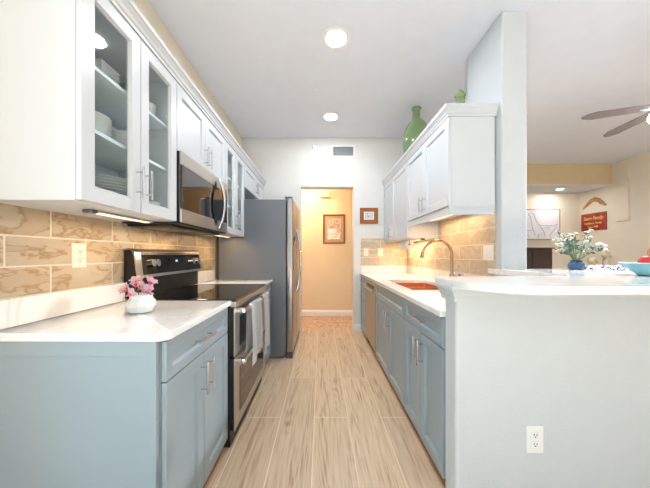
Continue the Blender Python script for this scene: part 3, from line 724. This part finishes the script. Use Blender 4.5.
# paper towel roll under the far cabinet
t = thing('paper_towel_roll', 'white paper towel roll under the tall far wall cabinet', 'paper towel', (1.08, 3.37, 1.265))
b = new(); lathe(b, [(0.02, 0), (0.052, 0), (0.055, 0.004), (0.055, 0.26), (0.052, 0.264), (0.02, 0.264)], (1.08, 3.24, 1.322), 32, 'y'); obj('roll', b, 'paper', t, True)
b = new(); lathe(b, [(0, -0.012), (0.012, -0.012), (0.014, -0.004), (0.014, 0.27), (0, 0.27)], (1.08, 3.24, 1.322), 20, 'y')
for y in (3.232, 3.507): box(b, 1.076, 1.084, y, y+0.003, 1.315, 1.3885)
obj('holder', b, 'bronze', t, True)

# ------------------------------------------------------------------ back wall fittings
t = thing('air_vent', 'white framed air vent with grey louvres high on the end wall', 'vent', (0.34, YB, 2.72))
vx0, vx1, vz0, vz1 = 0.16, 0.53, 2.71, 2.905
b = new()
for (a0, a1, c0, c1) in ((vx0, vx1, vz0, vz0+0.028), (vx0, vx1, vz1-0.028, vz1), (vx0, vx0+0.028, vz0+0.028, vz1-0.028), (vx1-0.028, vx1, vz0+0.028, vz1-0.028)): box(b, a0, a1, YB-0.012, YB-0.0005, c0, c1)
obj('frame', b, 'trim', t)
b = new(); box(b, vx0+0.028, vx1-0.028, YB-0.003, YB-0.0006, vz0+0.028, vz1-0.028); obj('backing', b, 'dark_gap', t)
b = new()
for k in range(9):
    z = vz0+0.036+k*0.0155; extr(b, [(YB-0.011, z), (YB-0.0045, z+0.011), (YB-0.0035, z+0.010), (YB-0.010, z-0.001)], vx0+0.029, vx1-0.029, 'x')
obj('louvres', b, mat('louvre_grey', srgb(176, 180, 178), 0.6), t)
t = thing('wall_sprinkler', 'small chrome sprinkler head high on the end wall', 'sprinkler', (-0.11, YB, 2.875))
b = new(); lathe(b, [(0, 0), (0.035, 0), (0.033, -0.008), (0.014, -0.012), (0.012, -0.035), (0.022, -0.038), (0.0, -0.045)], (-0.11, YB-0.0005, 2.875), 24, 'y'); obj('head', b, 'chrome', t, True)
def frame_y(name, label, x0, x1, z0, z1, y, fw, wood, inner_m, inset=0.06, cat='picture', mat_m='photo_paper'):
    t = thing(name, label, cat, ((x0+x1)/2, y, z0)); b = new()
    A = ring(b, [(x0, y-0.001, z0), (x1, y-0.001, z0), (x1, y-0.001, z1), (x0, y-0.001, z1)])
    def rr(yy, i): return ring(b, [(x0+i, yy, z0+i), (x1-i, yy, z0+i), (x1-i, yy, z1-i), (x0+i, yy, z1-i)])
    B_ = rr(y-0.018, 0); C_ = rr(y-0.024, fw*0.35); D_ = rr(y-0.016, fw); E_ = rr(y-0.001, fw)
    skin(b, A, B_); skin(b, B_, C_); skin(b, C_, D_); skin(b, D_, E_); skin(b, E_, A); obj('frame', b, wood, t)
    b = new(); box(b, x0+fw, x1-fw, y-0.008, y-0.001, z0+fw, z1-fw); obj('mat_board', b, mat_m, t)
    if inner_m:
        k = fw+inset; b = new(); box(b, x0+k, x1-k, y-0.010, y-0.0082, z0+k, z1-k); obj('print', b, inner_m, t)
    return t
frame_y('picture_frame', 'small landscape picture in a wide reddish wood frame beside the doorway', 0.605, 0.885, 1.68, 1.925, YB, 0.058, 'frame_wood', swirl('blue_print', srgb(110, 140, 160), srgb(226, 230, 232), srgb(210, 218, 222), 24, 1, 0.8), 0.022)
t = frame_y('picture_frame', 'portrait print in a thin brown frame on the orange hall wall', 0.04, 0.47, 1.41, 1.98, 5.169, 0.032, 'frame_wood', 'print', 0.045, mat_m='light_wood')
b = new(); box(b, 0.135, 0.30, 5.169-0.0115, 5.169-0.0102, 1.50, 1.70); box(b, 0.30, 0.37, 5.169-0.0115, 5.169-0.0102, 1.50, 1.62); obj('white_patch', b, 'photo_paper', t)
b = new()
for q in ((0.14, 1.60, 0.34, 1.59), (0.15, 1.74, 0.36, 1.735), (0.2, 1.53, 0.33, 1.56), (0.25, 1.74, 0.27, 1.84), (0.18, 1.74, 0.16, 1.80), (0.32, 1.735, 0.35, 1.79)):
    tube(b, [(q[0], 5.1565, q[1]), (q[2], 5.1565, q[3])], 0.004, 6)
obj('drawing', b, 'ink', t)
o = obj('door_chime', B1(-0.02, 0.17, 5.13, 5.169, 2.31, 2.43, 0.006), 'hall_wall'); tag(o, 'small boxy door chime high on the orange hall wall', 'door chime')

# ------------------------------------------------------------------ dishes behind glass
def plate_bm(r, h=0.016):
    b = new(); lathe(b, [(0, 0.0), (r*0.6, 0.0), (r*0.64, 0.002), (r, h), (r, h+0.003), (r*0.66, 0.007), (0, 0.006)], (0, 0, 0), 36); return b
def bowl_bm(r, h):
    b = new(); lathe(b, [(0, 0), (r*0.45, 0), (r*0.5, 0.004), (r*0.85, h*0.5), (r, h), (r*0.96, h), (r*0.8, h*0.52), (r*0.45, 0.010), (0, 0.009)], (0, 0, 0), 32); return b
def sq_bm(r, h):
    b = new(); lathe(b, [(0, 0), (r*0.8, 0), (r*1.3, h), (r*1.3, h+0.003), (r*0.8, 0.005), (0, 0.005)], (0, 0, 0), 4)
    bmesh.ops.rotate(b, verts=b.verts[:], cent=(0, 0, 0), matrix=Matrix.Rotation(PI/4, 3, 'Z')); return b
ORD = ['bottom', 'second', 'third', 'fourth', 'fifth', 'sixth', 'seventh', 'eighth', 'ninth', 'tenth']
def stack(name, bm, n, x, y, z, dz, what, cat, grp, smooth=True):
    o = obj(name, bm, 'china', None, smooth)
    for i in range(n):
        c = o if i == 0 else o.copy()
        if i: COL.objects.link(c)
        c.location = (x, y, z+i*dz)
        pos = 'bottom' if i == 0 else ('top' if i == n-1 else ORD[i]+' from the bottom')
        tag(c, what % pos, cat, grp)
G1 = 0.0012
stack('dinner_plate', plate_bm(0.135), 10, -1.06, 1.31, 1.42+G1, 0.0135, 'white dinner plate, %s of the stack low behind the nearest glass door', 'plate', 'stacked dinner plates')
stack('bowl', bowl_bm(0.085, 0.055), 4, -1.06, 1.21, 1.712+G1, 0.021, 'white bowl, %s of the left stack on the middle shelf', 'bowl', 'stacked bowls')
stack('bowl', bowl_bm(0.065, 0.045), 5, -1.02, 1.375, 1.712+G1, 0.015, 'small white bowl, %s of the right stack on the middle shelf', 'bowl', 'stacked small bowls')
stack('square_dish', sq_bm(0.058, 0.03), 5, -1.03, 1.235, 1.972+G1, 0.0165, 'square white dish, %s of the stack on the top shelf', 'dish', 'stacked square dishes', False)
stack('serving_bowl', bowl_bm(0.085, 0.06), 1, -1.06, 1.385, 1.972+G1, 0.02, 'shallow white serving bowl on the top shelf behind the nearest glass door, %s right', 'bowl', 'serving bowls')
stack('serving_bowl', bowl_bm(0.06, 0.10), 1, -1.03, 1.55, 1.972+G1, 0.02, 'deep white serving bowl on the top shelf behind the second glass door, %s', 'bowl', 'serving bowls')
stack('bowl', bowl_bm(0.06, 0.045), 3, -1.0, 1.545, 1.42+G1, 0.018, 'white bowl, %s of three behind the second glass door', 'bowl', 'three low bowls')
stack('bowl', bowl_bm(0.07, 0.05), 4, -1.04, 2.62, 1.69+G1, 0.02, 'white bowl, %s of the stack in the cabinet beside the fridge', 'bowl', 'far cabinet bowls')
for o_ in list(COL.objects):
    if o_.get('group') == 'serving bowls': o_['label'] = ('shallow white serving bowl on the top shelf behind the nearest glass door' if 'shallow' in o_['label'] else 'deep white serving bowl on the top shelf behind the second glass door')

# ------------------------------------------------------------------ flower vase on the left worktop
vx, vy, vz = -0.882, 1.302, 0.9155
def hexvase():
    b = new(); prof = [(0.034, 0), (0.050, 0.006), (0.062, 0.032), (0.058, 0.050), (0.048, 0.062), (0.046, 0.075), (0.050, 0.082), (0.045, 0.082), (0.041, 0.07), (0.050, 0.045), (0.048, 0.02), (0.03, 0.008)]
    lathe(b, [(r*1.03, h*1.13) for r, h in prof], (vx, vy, vz), 10)
    return b
o = obj('flower_vase', hexvase(), 'china'); tag(o, 'small faceted white vase on the left worktop', 'vase')
def flower(loc, tilt, rz, label, r=0.034):
    t = thing('pink_flower', label, 'flower', loc, 'pink flowers in the white vase')
    t.rotation_euler = Euler((tilt[0], tilt[1], rz))
    b = new()
    for k in range(6):
        a_ = 2*PI*k/6; wdt = r*(0.42 if k % 2 else 0.55); L_ = r*(1.05 if k % 2 else 1.0)
        g = []
        for i in range(6):
            q = i/5; wq = wdt*math.sin(PI*min(1, q*0.88+0.10)); zz = 0.012*q+0.02*q*q-0.012*q**4
            row = []
            for j in (-1, 0, 1):
                x, y = L_*q, wq*j; row.append(b.verts.new((x*math.cos(a_)-y*math.sin(a_)+loc[0], x*math.sin(a_)+y*math.cos(a_)+loc[1], zz+0.004*abs(j)+loc[2])))
            g.append(row)
        for i in range(5):
            for j in range(2): b.faces.new((g[i][j], g[i+1][j], g[i+1][j+1], g[i][j+1]))
    bmesh.ops.solidify(b, geom=b.faces[:], thickness=0.0008)
    obj('petals', b, 'petal', t, True)
    b = new(); L0 = Vector(loc)
    for k in range(5): a_ = 2*PI*k/5; tube(b, [L0+Vector((0, 0, 0.003)), L0+Vector((0.007*math.cos(a_), 0.007*math.sin(a_), 0.022))], 0.0014, 6)
    obj('stamens', b, 'stamen', t)
    b = new(); lathe(b, [(0.002, -0.012), (0.006, -0.002), (0.011, 0.007), (0.0, 0.0075)], loc, 12); obj('throat', b, 'petal_core', t, True)
    b = new(); tube(b, [L0+Vector((0, 0, -0.01)), L0+Vector((0, 0, -0.028))], 0.002, 6); obj('stem', b, 'stem', t)
for i, (dx, dy, dz, tx, ty, lb) in enumerate([(-0.062, -0.02, 0.088, 0.9, -0.5, 'pink lily hanging lowest on the left side of the white vase'),
        (-0.022, 0.0, 0.123, 0.5, -0.2, 'pink lily highest of the bunch in the white vase'), (0.012, -0.03, 0.098, 0.9, 0.1, 'pink lily at the front centre of the bunch in the white vase'),
        (0.038, 0.01, 0.118, 0.5, 0.5, 'pink lily on the upper right of the bunch in the white vase'), (-0.024, -0.058, 0.070, 1.1, -0.1, 'deep pink lily low in front over the rim of the white vase'),
        (0.056, -0.022, 0.082, 0.8, 0.7, 'pink lily low on the right rim of the white vase'), (-0.045, 0.02, 0.105, 0.7, -0.7, 'pink lily behind on the upper left of the white vase')]):
    flower((vx+dx*0.9, vy+dy, vz+dz+0.024), (tx, ty), i*0.7, lb, 0.031)
t = thing('flower_greenery', 'green stems bunched inside the small white vase', 'stems', (vx, vy, vz+0.01))
b = new()
for dx, dy, h_ in ((-0.05, -0.015, 0.07), (-0.018, 0, 0.10), (0.01, -0.025, 0.075), (0.03, 0.01, 0.095), (0.04, 0, 0.07)): tube(b, [(vx+dx*0.2, vy+dy*0.2, vz+0.02), (vx+dx*0.6, vy+dy*0.5, vz+0.06), (vx+dx*0.9, vy+dy, vz+h_+0.012)], 0.002, 6)
obj('stem_bunch', b, 'stem', t, True)

# ------------------------------------------------------------------ green bottles on the right cabinets
t = thing('glass_bottle', 'large green glass demijohn bottle on top of the right wall cabinets', 'bottle', (1.16, 3.22, 2.3015))
c = (1.16, 3.22, 2.3015)
b = new(); lathe(b, [(r_*1.1, h_*1.16) for r_, h_ in [(0, 0), (0.10, 0), (0.118, 0.01), (0.135, 0.08), (0.148, 0.2), (0.146, 0.27), (0.125, 0.36), (0.085, 0.43), (0.048, 0.465), (0.042, 0.49), (0.041, 0.56), (0.047, 0.565), (0.047, 0.585), (0.036, 0.585), (0.034, 0.49), (0.04, 0.46), (0.078, 0.42), (0.117, 0.355), (0.139, 0.27), (0.141, 0.2), (0.128, 0.08), (0.11, 0.015), (0, 0.012)]], c, 40); obj('glass_body', b, 'green_glass', t, True)
b = new(); 
tube(b, [(1.16+0.05*math.cos(k*PI/12), 3.22+0.05*math.sin(k*PI/12), 2.30+0.668) for k in range(25)], 0.009, 8); obj('lip_ring', b, 'green_glass', t, True)
jx, jy = 1.318, 2.51
t = thing('glass_decanter', 'tall narrow green glass bottle with pointed stopper on the cabinets beside the column', 'bottle', (jx, jy, 2.3015))
b = new(); lathe(b, [(0, 0), (0.035, 0), (0.042, 0.008), (0.044, 0.30), (0.041, 0.345), (0.036, 0.36), (0.042, 0.366), (0.042, 0.376), (0.03, 0.38), (0, 0.38)], (jx, jy, 2.3015), 28); obj('glass_body', b, 'green_glass', t, True)
b = new(); lathe(b, [(0, 0.381), (0.036, 0.381), (0.05, 0.395), (0.05, 0.402), (0.03, 0.412), (0.036, 0.42), (0.03, 0.435), (0.012, 0.455), (0, 0.47)], (jx, jy, 2.3015), 24); obj('stopper', b, 'green_glass', t, True)

# ------------------------------------------------------------------ things on the bar
ZB = 1.085
# blue pot
px_, py_ = 1.945, 2.02
o = new(); lathe(o, [(0, 0), (0.040, 0), (0.048, 0.006), (0.050, 0.035), (0.045, 0.05), (0.034, 0.058), (0.033, 0.066), (0.038, 0.072), (0.030, 0.072), (0.027, 0.06), (0.044, 0.045), (0.048, 0.015), (0, 0.008)], (px_, py_, ZB), 8)
o = obj('ceramic_pot', o, 'blue_pot'); tag(o, 'dark blue faceted pot on the bar holding the white flowers', 'vase')
t = thing('flower_arrangement', 'loose bunch of white flowers and dark leaves in the blue pot', 'flowers', (px_, py_, ZB+0.012))
rng = random.Random(3)
bs = new(); bl = new(); bp_ = new(); tips = []
for k in range(26):
    a_ = rng.uniform(0, 2*PI); sp_ = rng.uniform(0.05, 0.19); hh = rng.uniform(0.10, 0.26)*(1.0 if sp_ < 0.13 else 0.75)
    p0 = Vector((px_, py_, ZB+0.02)); p1 = Vector((px_+sp_*0.2*math.cos(a_), py_+sp_*0.2*math.sin(a_), ZB+0.075)); p2 = Vector((px_+sp_*math.cos(a_), py_+sp_*0.75*math.sin(a_), ZB+0.05+hh))
    p1 = p0.lerp(Vector((px_+0.02*math.cos(a_), py_+0.02*math.sin(a_), ZB+0.075)), 1)
    pm = p1.lerp(p2, 0.5)+Vector((0, 0, 0.02)); tube(bs, [p0, p1, pm, p2], 0.0014, 5); tips.append(p2)
    for i in range(11):
        q = rng.uniform(0.25, 1.0); c = p1.lerp(p2, q)+Vector((rng.uniform(-0.018, 0.018), rng.uniform(-0.018, 0.018), 0.02*math.sin(q*PI)))
        d = Vector((rng.uniform(-1, 1), rng.uniform(-1, 1), rng.uniform(-0.4, 0.8))).normalized(); n = d.cross(Vector((rng.uniform(-1, 1), rng.uniform(-1, 1), rng.uniform(-1, 1)))).normalized()
        L_ = rng.uniform(0.018, 0.038); W_ = L_*0.3; tgt = bl if (k % 3) else bp_
        v = [tgt.verts.new(c), tgt.verts.new(c+d*L_*0.5+n*W_), tgt.verts.new(c+d*L_), tgt.verts.new(c+d*L_*0.5-n*W_)]; tgt.faces.new(v)
obj('stems', bs, 'stem', t); obj('dark_leaves', bl, 'leaf', t); obj('pale_leaves', bp_, 'pale_leaf', t)
for k in range(22):
    c = tips[k]; b = new()
    for j in range(6):
        a_ = j*PI/3; ball(b, c+Vector((0.010*math.cos(a_), 0.006*math.sin(a_), 0.008*math.sin(a_*1.7))), 0.009, (1, 1, 0.6), 8)
    obj('blossom', b, 'blossom', t, True)
# square cyan bowl with fruit
bx_, by_ = 1.863, 1.45
t = thing('fruit_bowl', 'pale cyan flared bowl at the right edge of the bar', 'bowl', (bx_, by_, ZB))
b = new(); lathe(b, [(0, 0.0005), (0.084, 0.0005), (0.090, 0.004), (0.125, 0.036), (0.160, 0.066), (0.156, 0.067), (0.120, 0.038), (0.086, 0.010), (0, 0.008)], (bx_, by_, ZB), 48); obj('bowl_body', b, 'bowl', t, True)
b = new(); tube(b, [(bx_+0.159*math.cos(k*PI/24), by_+0.159*math.sin(k*PI/24), ZB+0.068) for k in range(49)], 0.0028, 6); obj('rim', b, 'bowl_rim', t, True)
def fruit(name, c, r, m, lab, cat):
    t = thing(name, lab, cat, (c[0], c[1], c[2]-r))
    b = new(); lathe(b, [(0, -0.80*r), (0.35*r, -0.92*r), (0.75*r, -0.72*r), (0.98*r, -0.15*r), (0.97*r, 0.25*r), (0.72*r, 0.75*r), (0.3*r, 0.88*r), (0.05*r, 0.78*r), (0, 0.76*r)], c, 28); obj('flesh', b, m, t, True)
    b = new(); tube(b, [(c[0], c[1], c[2]+0.76*r), (c[0]+0.003, c[1], c[2]+1.12*r)], 0.0015, 6); obj('stem', b, 'stem', t)
fruit('apple', (bx_-0.072, by_-0.005, ZB+0.068), 0.044, 'red_fruit', 'red apple in the cyan bowl, nearest the left corner', 'fruit')
fruit('apple', (bx_+0.025, by_-0.035, ZB+0.055), 0.044, 'red_fruit', 'red apple in the cyan bowl, cut by the picture edge', 'fruit')
fruit('peach', (bx_-0.027, by_-0.005, ZB+0.124), 0.038, 'orange_fruit', 'orange peach lying on top of the red apples', 'fruit')
# patterned chair and dining table beyond the bar
t = thing('upholstered_chair', 'chair with blue and white patterned back behind the bar', 'chair', (3.2, 2.95, 0))
b = new(); box(b, 2.96, 3.44, 2.92, 2.99, 0.50, 1.08, 0.025, 3); obj('backrest', b, 'pattern', t, True)
b = new(); box(b, 2.96, 3.44, 2.99, 3.45, 0.40, 0.49, 0.02, 3); obj('seat', b, 'pattern', t, True)
for x in (2.99, 3.41):
    for y in (2.95, 3.41): obj('leg', B1(x-0.02, x+0.02, y-0.02, y+0.02, 0, 0.399), 'dark_wood', t)
t = thing('dining_table', 'round dining table behind the patterned chair', 'table', (3.75, 3.9, 0))
b = new(); lathe(b, [(0, 0.72), (0.58, 0.72), (0.6, 0.735), (0.58, 0.75), (0, 0.75)], (3.75, 3.9, 0), 40); obj('tabletop', b, 'dark_wood', t, True)
b = new(); lathe(b, [(0, 0), (0.28, 0), (0.26, 0.04), (0.06, 0.08), (0.05, 0.6), (0.12, 0.7195), (0, 0.7195)], (3.75, 3.9, 0), 28); obj('pedestal', b, 'dark_wood', t, True)
def carving(x, y, hgt, lab, tall):
    b = new(); z = 0.751
    lathe(b, [(0, 0), (0.05, 0), (0.05, 0.02), (0.022, 0.04), (0.025, hgt*0.3), (0.034, hgt*0.45), (0.02, hgt*0.62), (0.022, hgt*0.72), (0, hgt*0.73)], (x, y, z), 16)
    ball(b, (x+0.02, y, z+hgt*0.84), 0.05, (1.1, 0.7, 1.0), 14); ball(b, (x+0.07, y, z+hgt*0.80), 0.028, (1.2, 0.8, 0.8), 10)
    tube(b, [(x, y, z+hgt*0.6), (x+0.03, y, z+hgt*0.72), (x+0.02, y, z+hgt*0.84)], [0.025, 0.03, 0.035], 10)
    o = obj('carved_figurine', b, 'beige_wood', None, True); tag(o, lab, 'figurine', 'carved figurines behind the bar')
carving(3.85, 3.6, 0.53, 'tallest beige carved figurine, right of the white flowers', True)
carving(3.66, 3.6, 0.44, 'middle beige carved figurine partly behind the white flowers', False)
carving(3.5, 3.66, 0.42, 'beige carved figurine closest to the blue pot', False)

# ------------------------------------------------------------------ living room wall things
t = thing('framed_canvas', 'pale animal sketch in a thin light wood frame on the alcove wall', 'picture', (4.95, YV, 1.53))
b = new()
x0, x1, zz0, zz1 = 4.45, 5.33, 1.53, 2.21
for (a0, a1, c0, c1) in ((x0, x1, zz0, zz0+0.02), (x0, x1, zz1-0.02, zz1), (x0, x0+0.02, zz0+0.02, zz1-0.02), (x1-0.02, x1, zz0+0.02, zz1-0.02)): box(b, a0, a1, YV-0.05, YV-0.001, c0, c1)
obj('frame', b, 'light_wood', t)
obj('canvas', B1(x0+0.02, x1-0.02, YV-0.042, YV-0.001, zz0+0.02, zz1-0.02), mat('pale_lilac_canvas', srgb(232, 228, 232), 0.8), t)
b = new(); Y_ = YV-0.0425
strokes = [[(4.62, 2.08), (4.64, 2.12), (4.70, 2.13), (4.74, 2.10), (4.78, 1.98), (4.84, 1.87), (4.95, 1.84), (5.08, 1.85), (5.18, 1.83), (5.26, 1.88)],
           [(4.62, 2.08), (4.66, 2.06), (4.69, 1.95), (4.71, 1.80), (4.75, 1.70), (4.78, 1.62)], [(5.26, 1.88), (5.20, 1.76), (5.14, 1.68), (5.08, 1.58)],
           [(4.55, 1.74), (4.66, 1.73), (4.73, 1.75)], [(4.92, 1.78), (4.98, 1.68), (5.02, 1.74)], [(4.90, 1.62), (4.97, 1.70), (5.0, 1.60)],
           [(4.80, 1.60), (4.86, 1.66), (4.84, 1.56)], [(5.02, 1.85), (5.08, 1.80), (5.14, 1.86)], [(4.55, 1.62), (4.6, 1.66), (4.64, 1.58)], [(4.88, 1.84), (4.92, 1.78), (5.0, 1.80), (5.1, 1.76)]]
for s_ in strokes: tube(b, [(x, Y_, z) for x, z in s_], 0.0045, 5)
obj('drawing', b, 'ink', t)
t = thing('dark_cabinet', 'dark brown cabinet against the alcove wall under the sketch', 'cabinet', (4.38, 5.7, 0))
b = new(); box(b, 3.95, 4.80, 5.50, YV-0.001, 0.0, 1.32, 0.004); obj('body', b, 'dark_wood', t)
b = new(); box(b, 3.93, 4.84, 5.47, YV-0.001, 1.321, 1.345, 0.004); obj('top', b, 'dark_wood', t)
for x in (3.965, 4.38): d = obj('door', B1(x, x+0.405, 5.482, 5.499, 0.06, 1.28, 0.003), 'dark_wood', t)
# boomerang on the right wall
def wallpt(px, d_off=0.0):
    d = (XV-d_off)*F/(px-CX); return d
b = new()
pth = [(583.3, 209.2), (588, 204.5), (591.5, 200.8), (595, 199.2), (599, 200.2), (603, 203.2), (606.5, 205.2)]
wd = [0.010, 0.030, 0.040, 0.048, 0.042, 0.036, 0.012]
pl = []
for (x_, y_) in pth: d = wallpt(x_); pl.append((d, H-(y_-CY)*d/F))
up_, dn_ = [], []
for i, (d, z) in enumerate(pl):
    a_ = pl[max(0, i-1)]; c_ = pl[min(len(pl)-1, i+1)]; tx, tz = c_[0]-a_[0], c_[1]-a_[1]; n_ = math.hypot(tx, tz); nx, nz = -tz/n_, tx/n_
    up_.append((d+nx*wd[i], z+nz*wd[i])); dn_.append((d-nx*wd[i], z-nz*wd[i]))
lp = up_+dn_[::-1]
ra = ring(b, [(XV-0.001, d, z) for d, z in lp]); rb = ring(b, [(XV-0.012, d, z) for d, z in lp])
b.faces.new(ra); b.faces.new(rb); skin(b, ra, rb)
o = obj('boomerang', b, 'boomerang'); tag(o, 'painted brown boomerang hung above the red wooden sign', 'boomerang')
sy_0, sy_1 = wallpt(607), wallpt(582.2)
sc_z = 1.2+(CY-221.8)*((sy_0+sy_1)/2)/F
t = thing('wooden_sign', 'red stained wooden sign with gold lettering on the living room wall', 'sign', (XV, (sy_0+sy_1)/2, sc_z-0.19))
b = new(); box(b, XV-0.025, XV-0.001, sy_0, sy_1, sc_z-0.185, sc_z+0.185, 0.004); obj('board', b, 'sign_wood', t)
ym = (sy_0+sy_1)/2; rt = (PI/2, 0, -PI/2)
text_mesh('lettering', 'Sears Family', 0.105, (XV-0.027, ym, sc_z+0.075), rt, 'gold', t, 0.0015, 0.3, 0.78)
text_mesh('lettering', 'Established - Florida', 0.06, (XV-0.027, ym, sc_z-0.03), rt, 'gold', t, 0.0015, 0.0, 0.72)
text_mesh('lettering', 'Since 1998', 0.06, (XV-0.027, ym, sc_z-0.11), rt, 'gold', t, 0.0015, 0.0, 0.8)

# ------------------------------------------------------------------ ceiling fan
zf = 2.38; hh = zf-H
HX, HY = (673-CX)/(CY-103)*hh, F/(CY-103)*hh
t = thing('ceiling_fan', 'ceiling fan with taupe blades and bright glass lamp at the right edge', 'ceiling fan', (HX, HY, zf))
b = new(); tube(b, [(HX, HY, zf+0.06), (HX, HY, ZC-0.0005)], 0.012); lathe(b, [(0, -0.07), (0.05, -0.07), (0.07, -0.001), (0, -0.001)], (HX, HY, ZC)); obj('downrod', b, 'dark_wood', t, True)
b = new(); lathe(b, [(0, -0.05), (0.06, -0.05), (0.10, -0.03), (0.11, 0.02), (0.08, 0.06), (0, 0.07)], (HX, HY, zf), 32); obj('motor_housing', b, 'nickel', t, True)
b = new(); lathe(b, [(0, -0.17), (0.05, -0.163), (0.105, -0.13), (0.13, -0.085), (0.12, -0.051), (0, -0.051)], (HX, HY, zf), 32); obj('lamp_globe', b, 'fan_globe', t, True)
for k in range(5):
    an = math.radians(158+72*k) if False else math.radians([158, 82, 10, 298, 226][k]); dx, dy = math.cos(an), math.sin(an); nx, ny = -dy, dx
    b = new(); ra = []; R1 = [0.55, 0.58, 0.56, 0.56, 0.56][k]
    outl = [(0.14, -0.035), (0.2, -0.04), (R1*0.85, -0.046), (R1*0.97, -0.024), (R1+0.005, 0.0), (R1*0.97, 0.024), (R1*0.85, 0.046), (0.2, 0.04), (0.14, 0.035)]
    f_ = lambda r, s_, z: (HX+dx*r+nx*s_, HY+dy*r+ny*s_, zf+z+s_*0.18)
    ra = ring(b, [f_(r, s_, -0.012) for r, s_ in outl]); rb = ring(b, [f_(r, s_, -0.004) for r, s_ in outl]); b.faces.new(ra); b.faces.new(rb); skin(b, ra, rb)
    bl_ = obj('blade', b, 'blade', t)
    b = new(); tube(b, [f_(0.09, 0, -0.02), f_(0.19, 0, -0.017)], 0.009, 8); obj('bracket', b, 'nickel', bl_)
a = area('fan_light', (0, 0, -0.18), (0, 0, 0), 0.16, 0, 140, (0.93, 0.95, 1.0), 'DISK'); a.parent = t
pl_ = bpy.data.lights.new('fan_glow', 'POINT'); pl_.energy = 1.5; pl_.color = (0.8, 0.88, 1.0); pl_.shadow_soft_size = 0.1
po = bpy.data.objects.new('fan_glow', pl_); COL.objects.link(po); po.parent = t; po.location = (0, 0, -0.22)
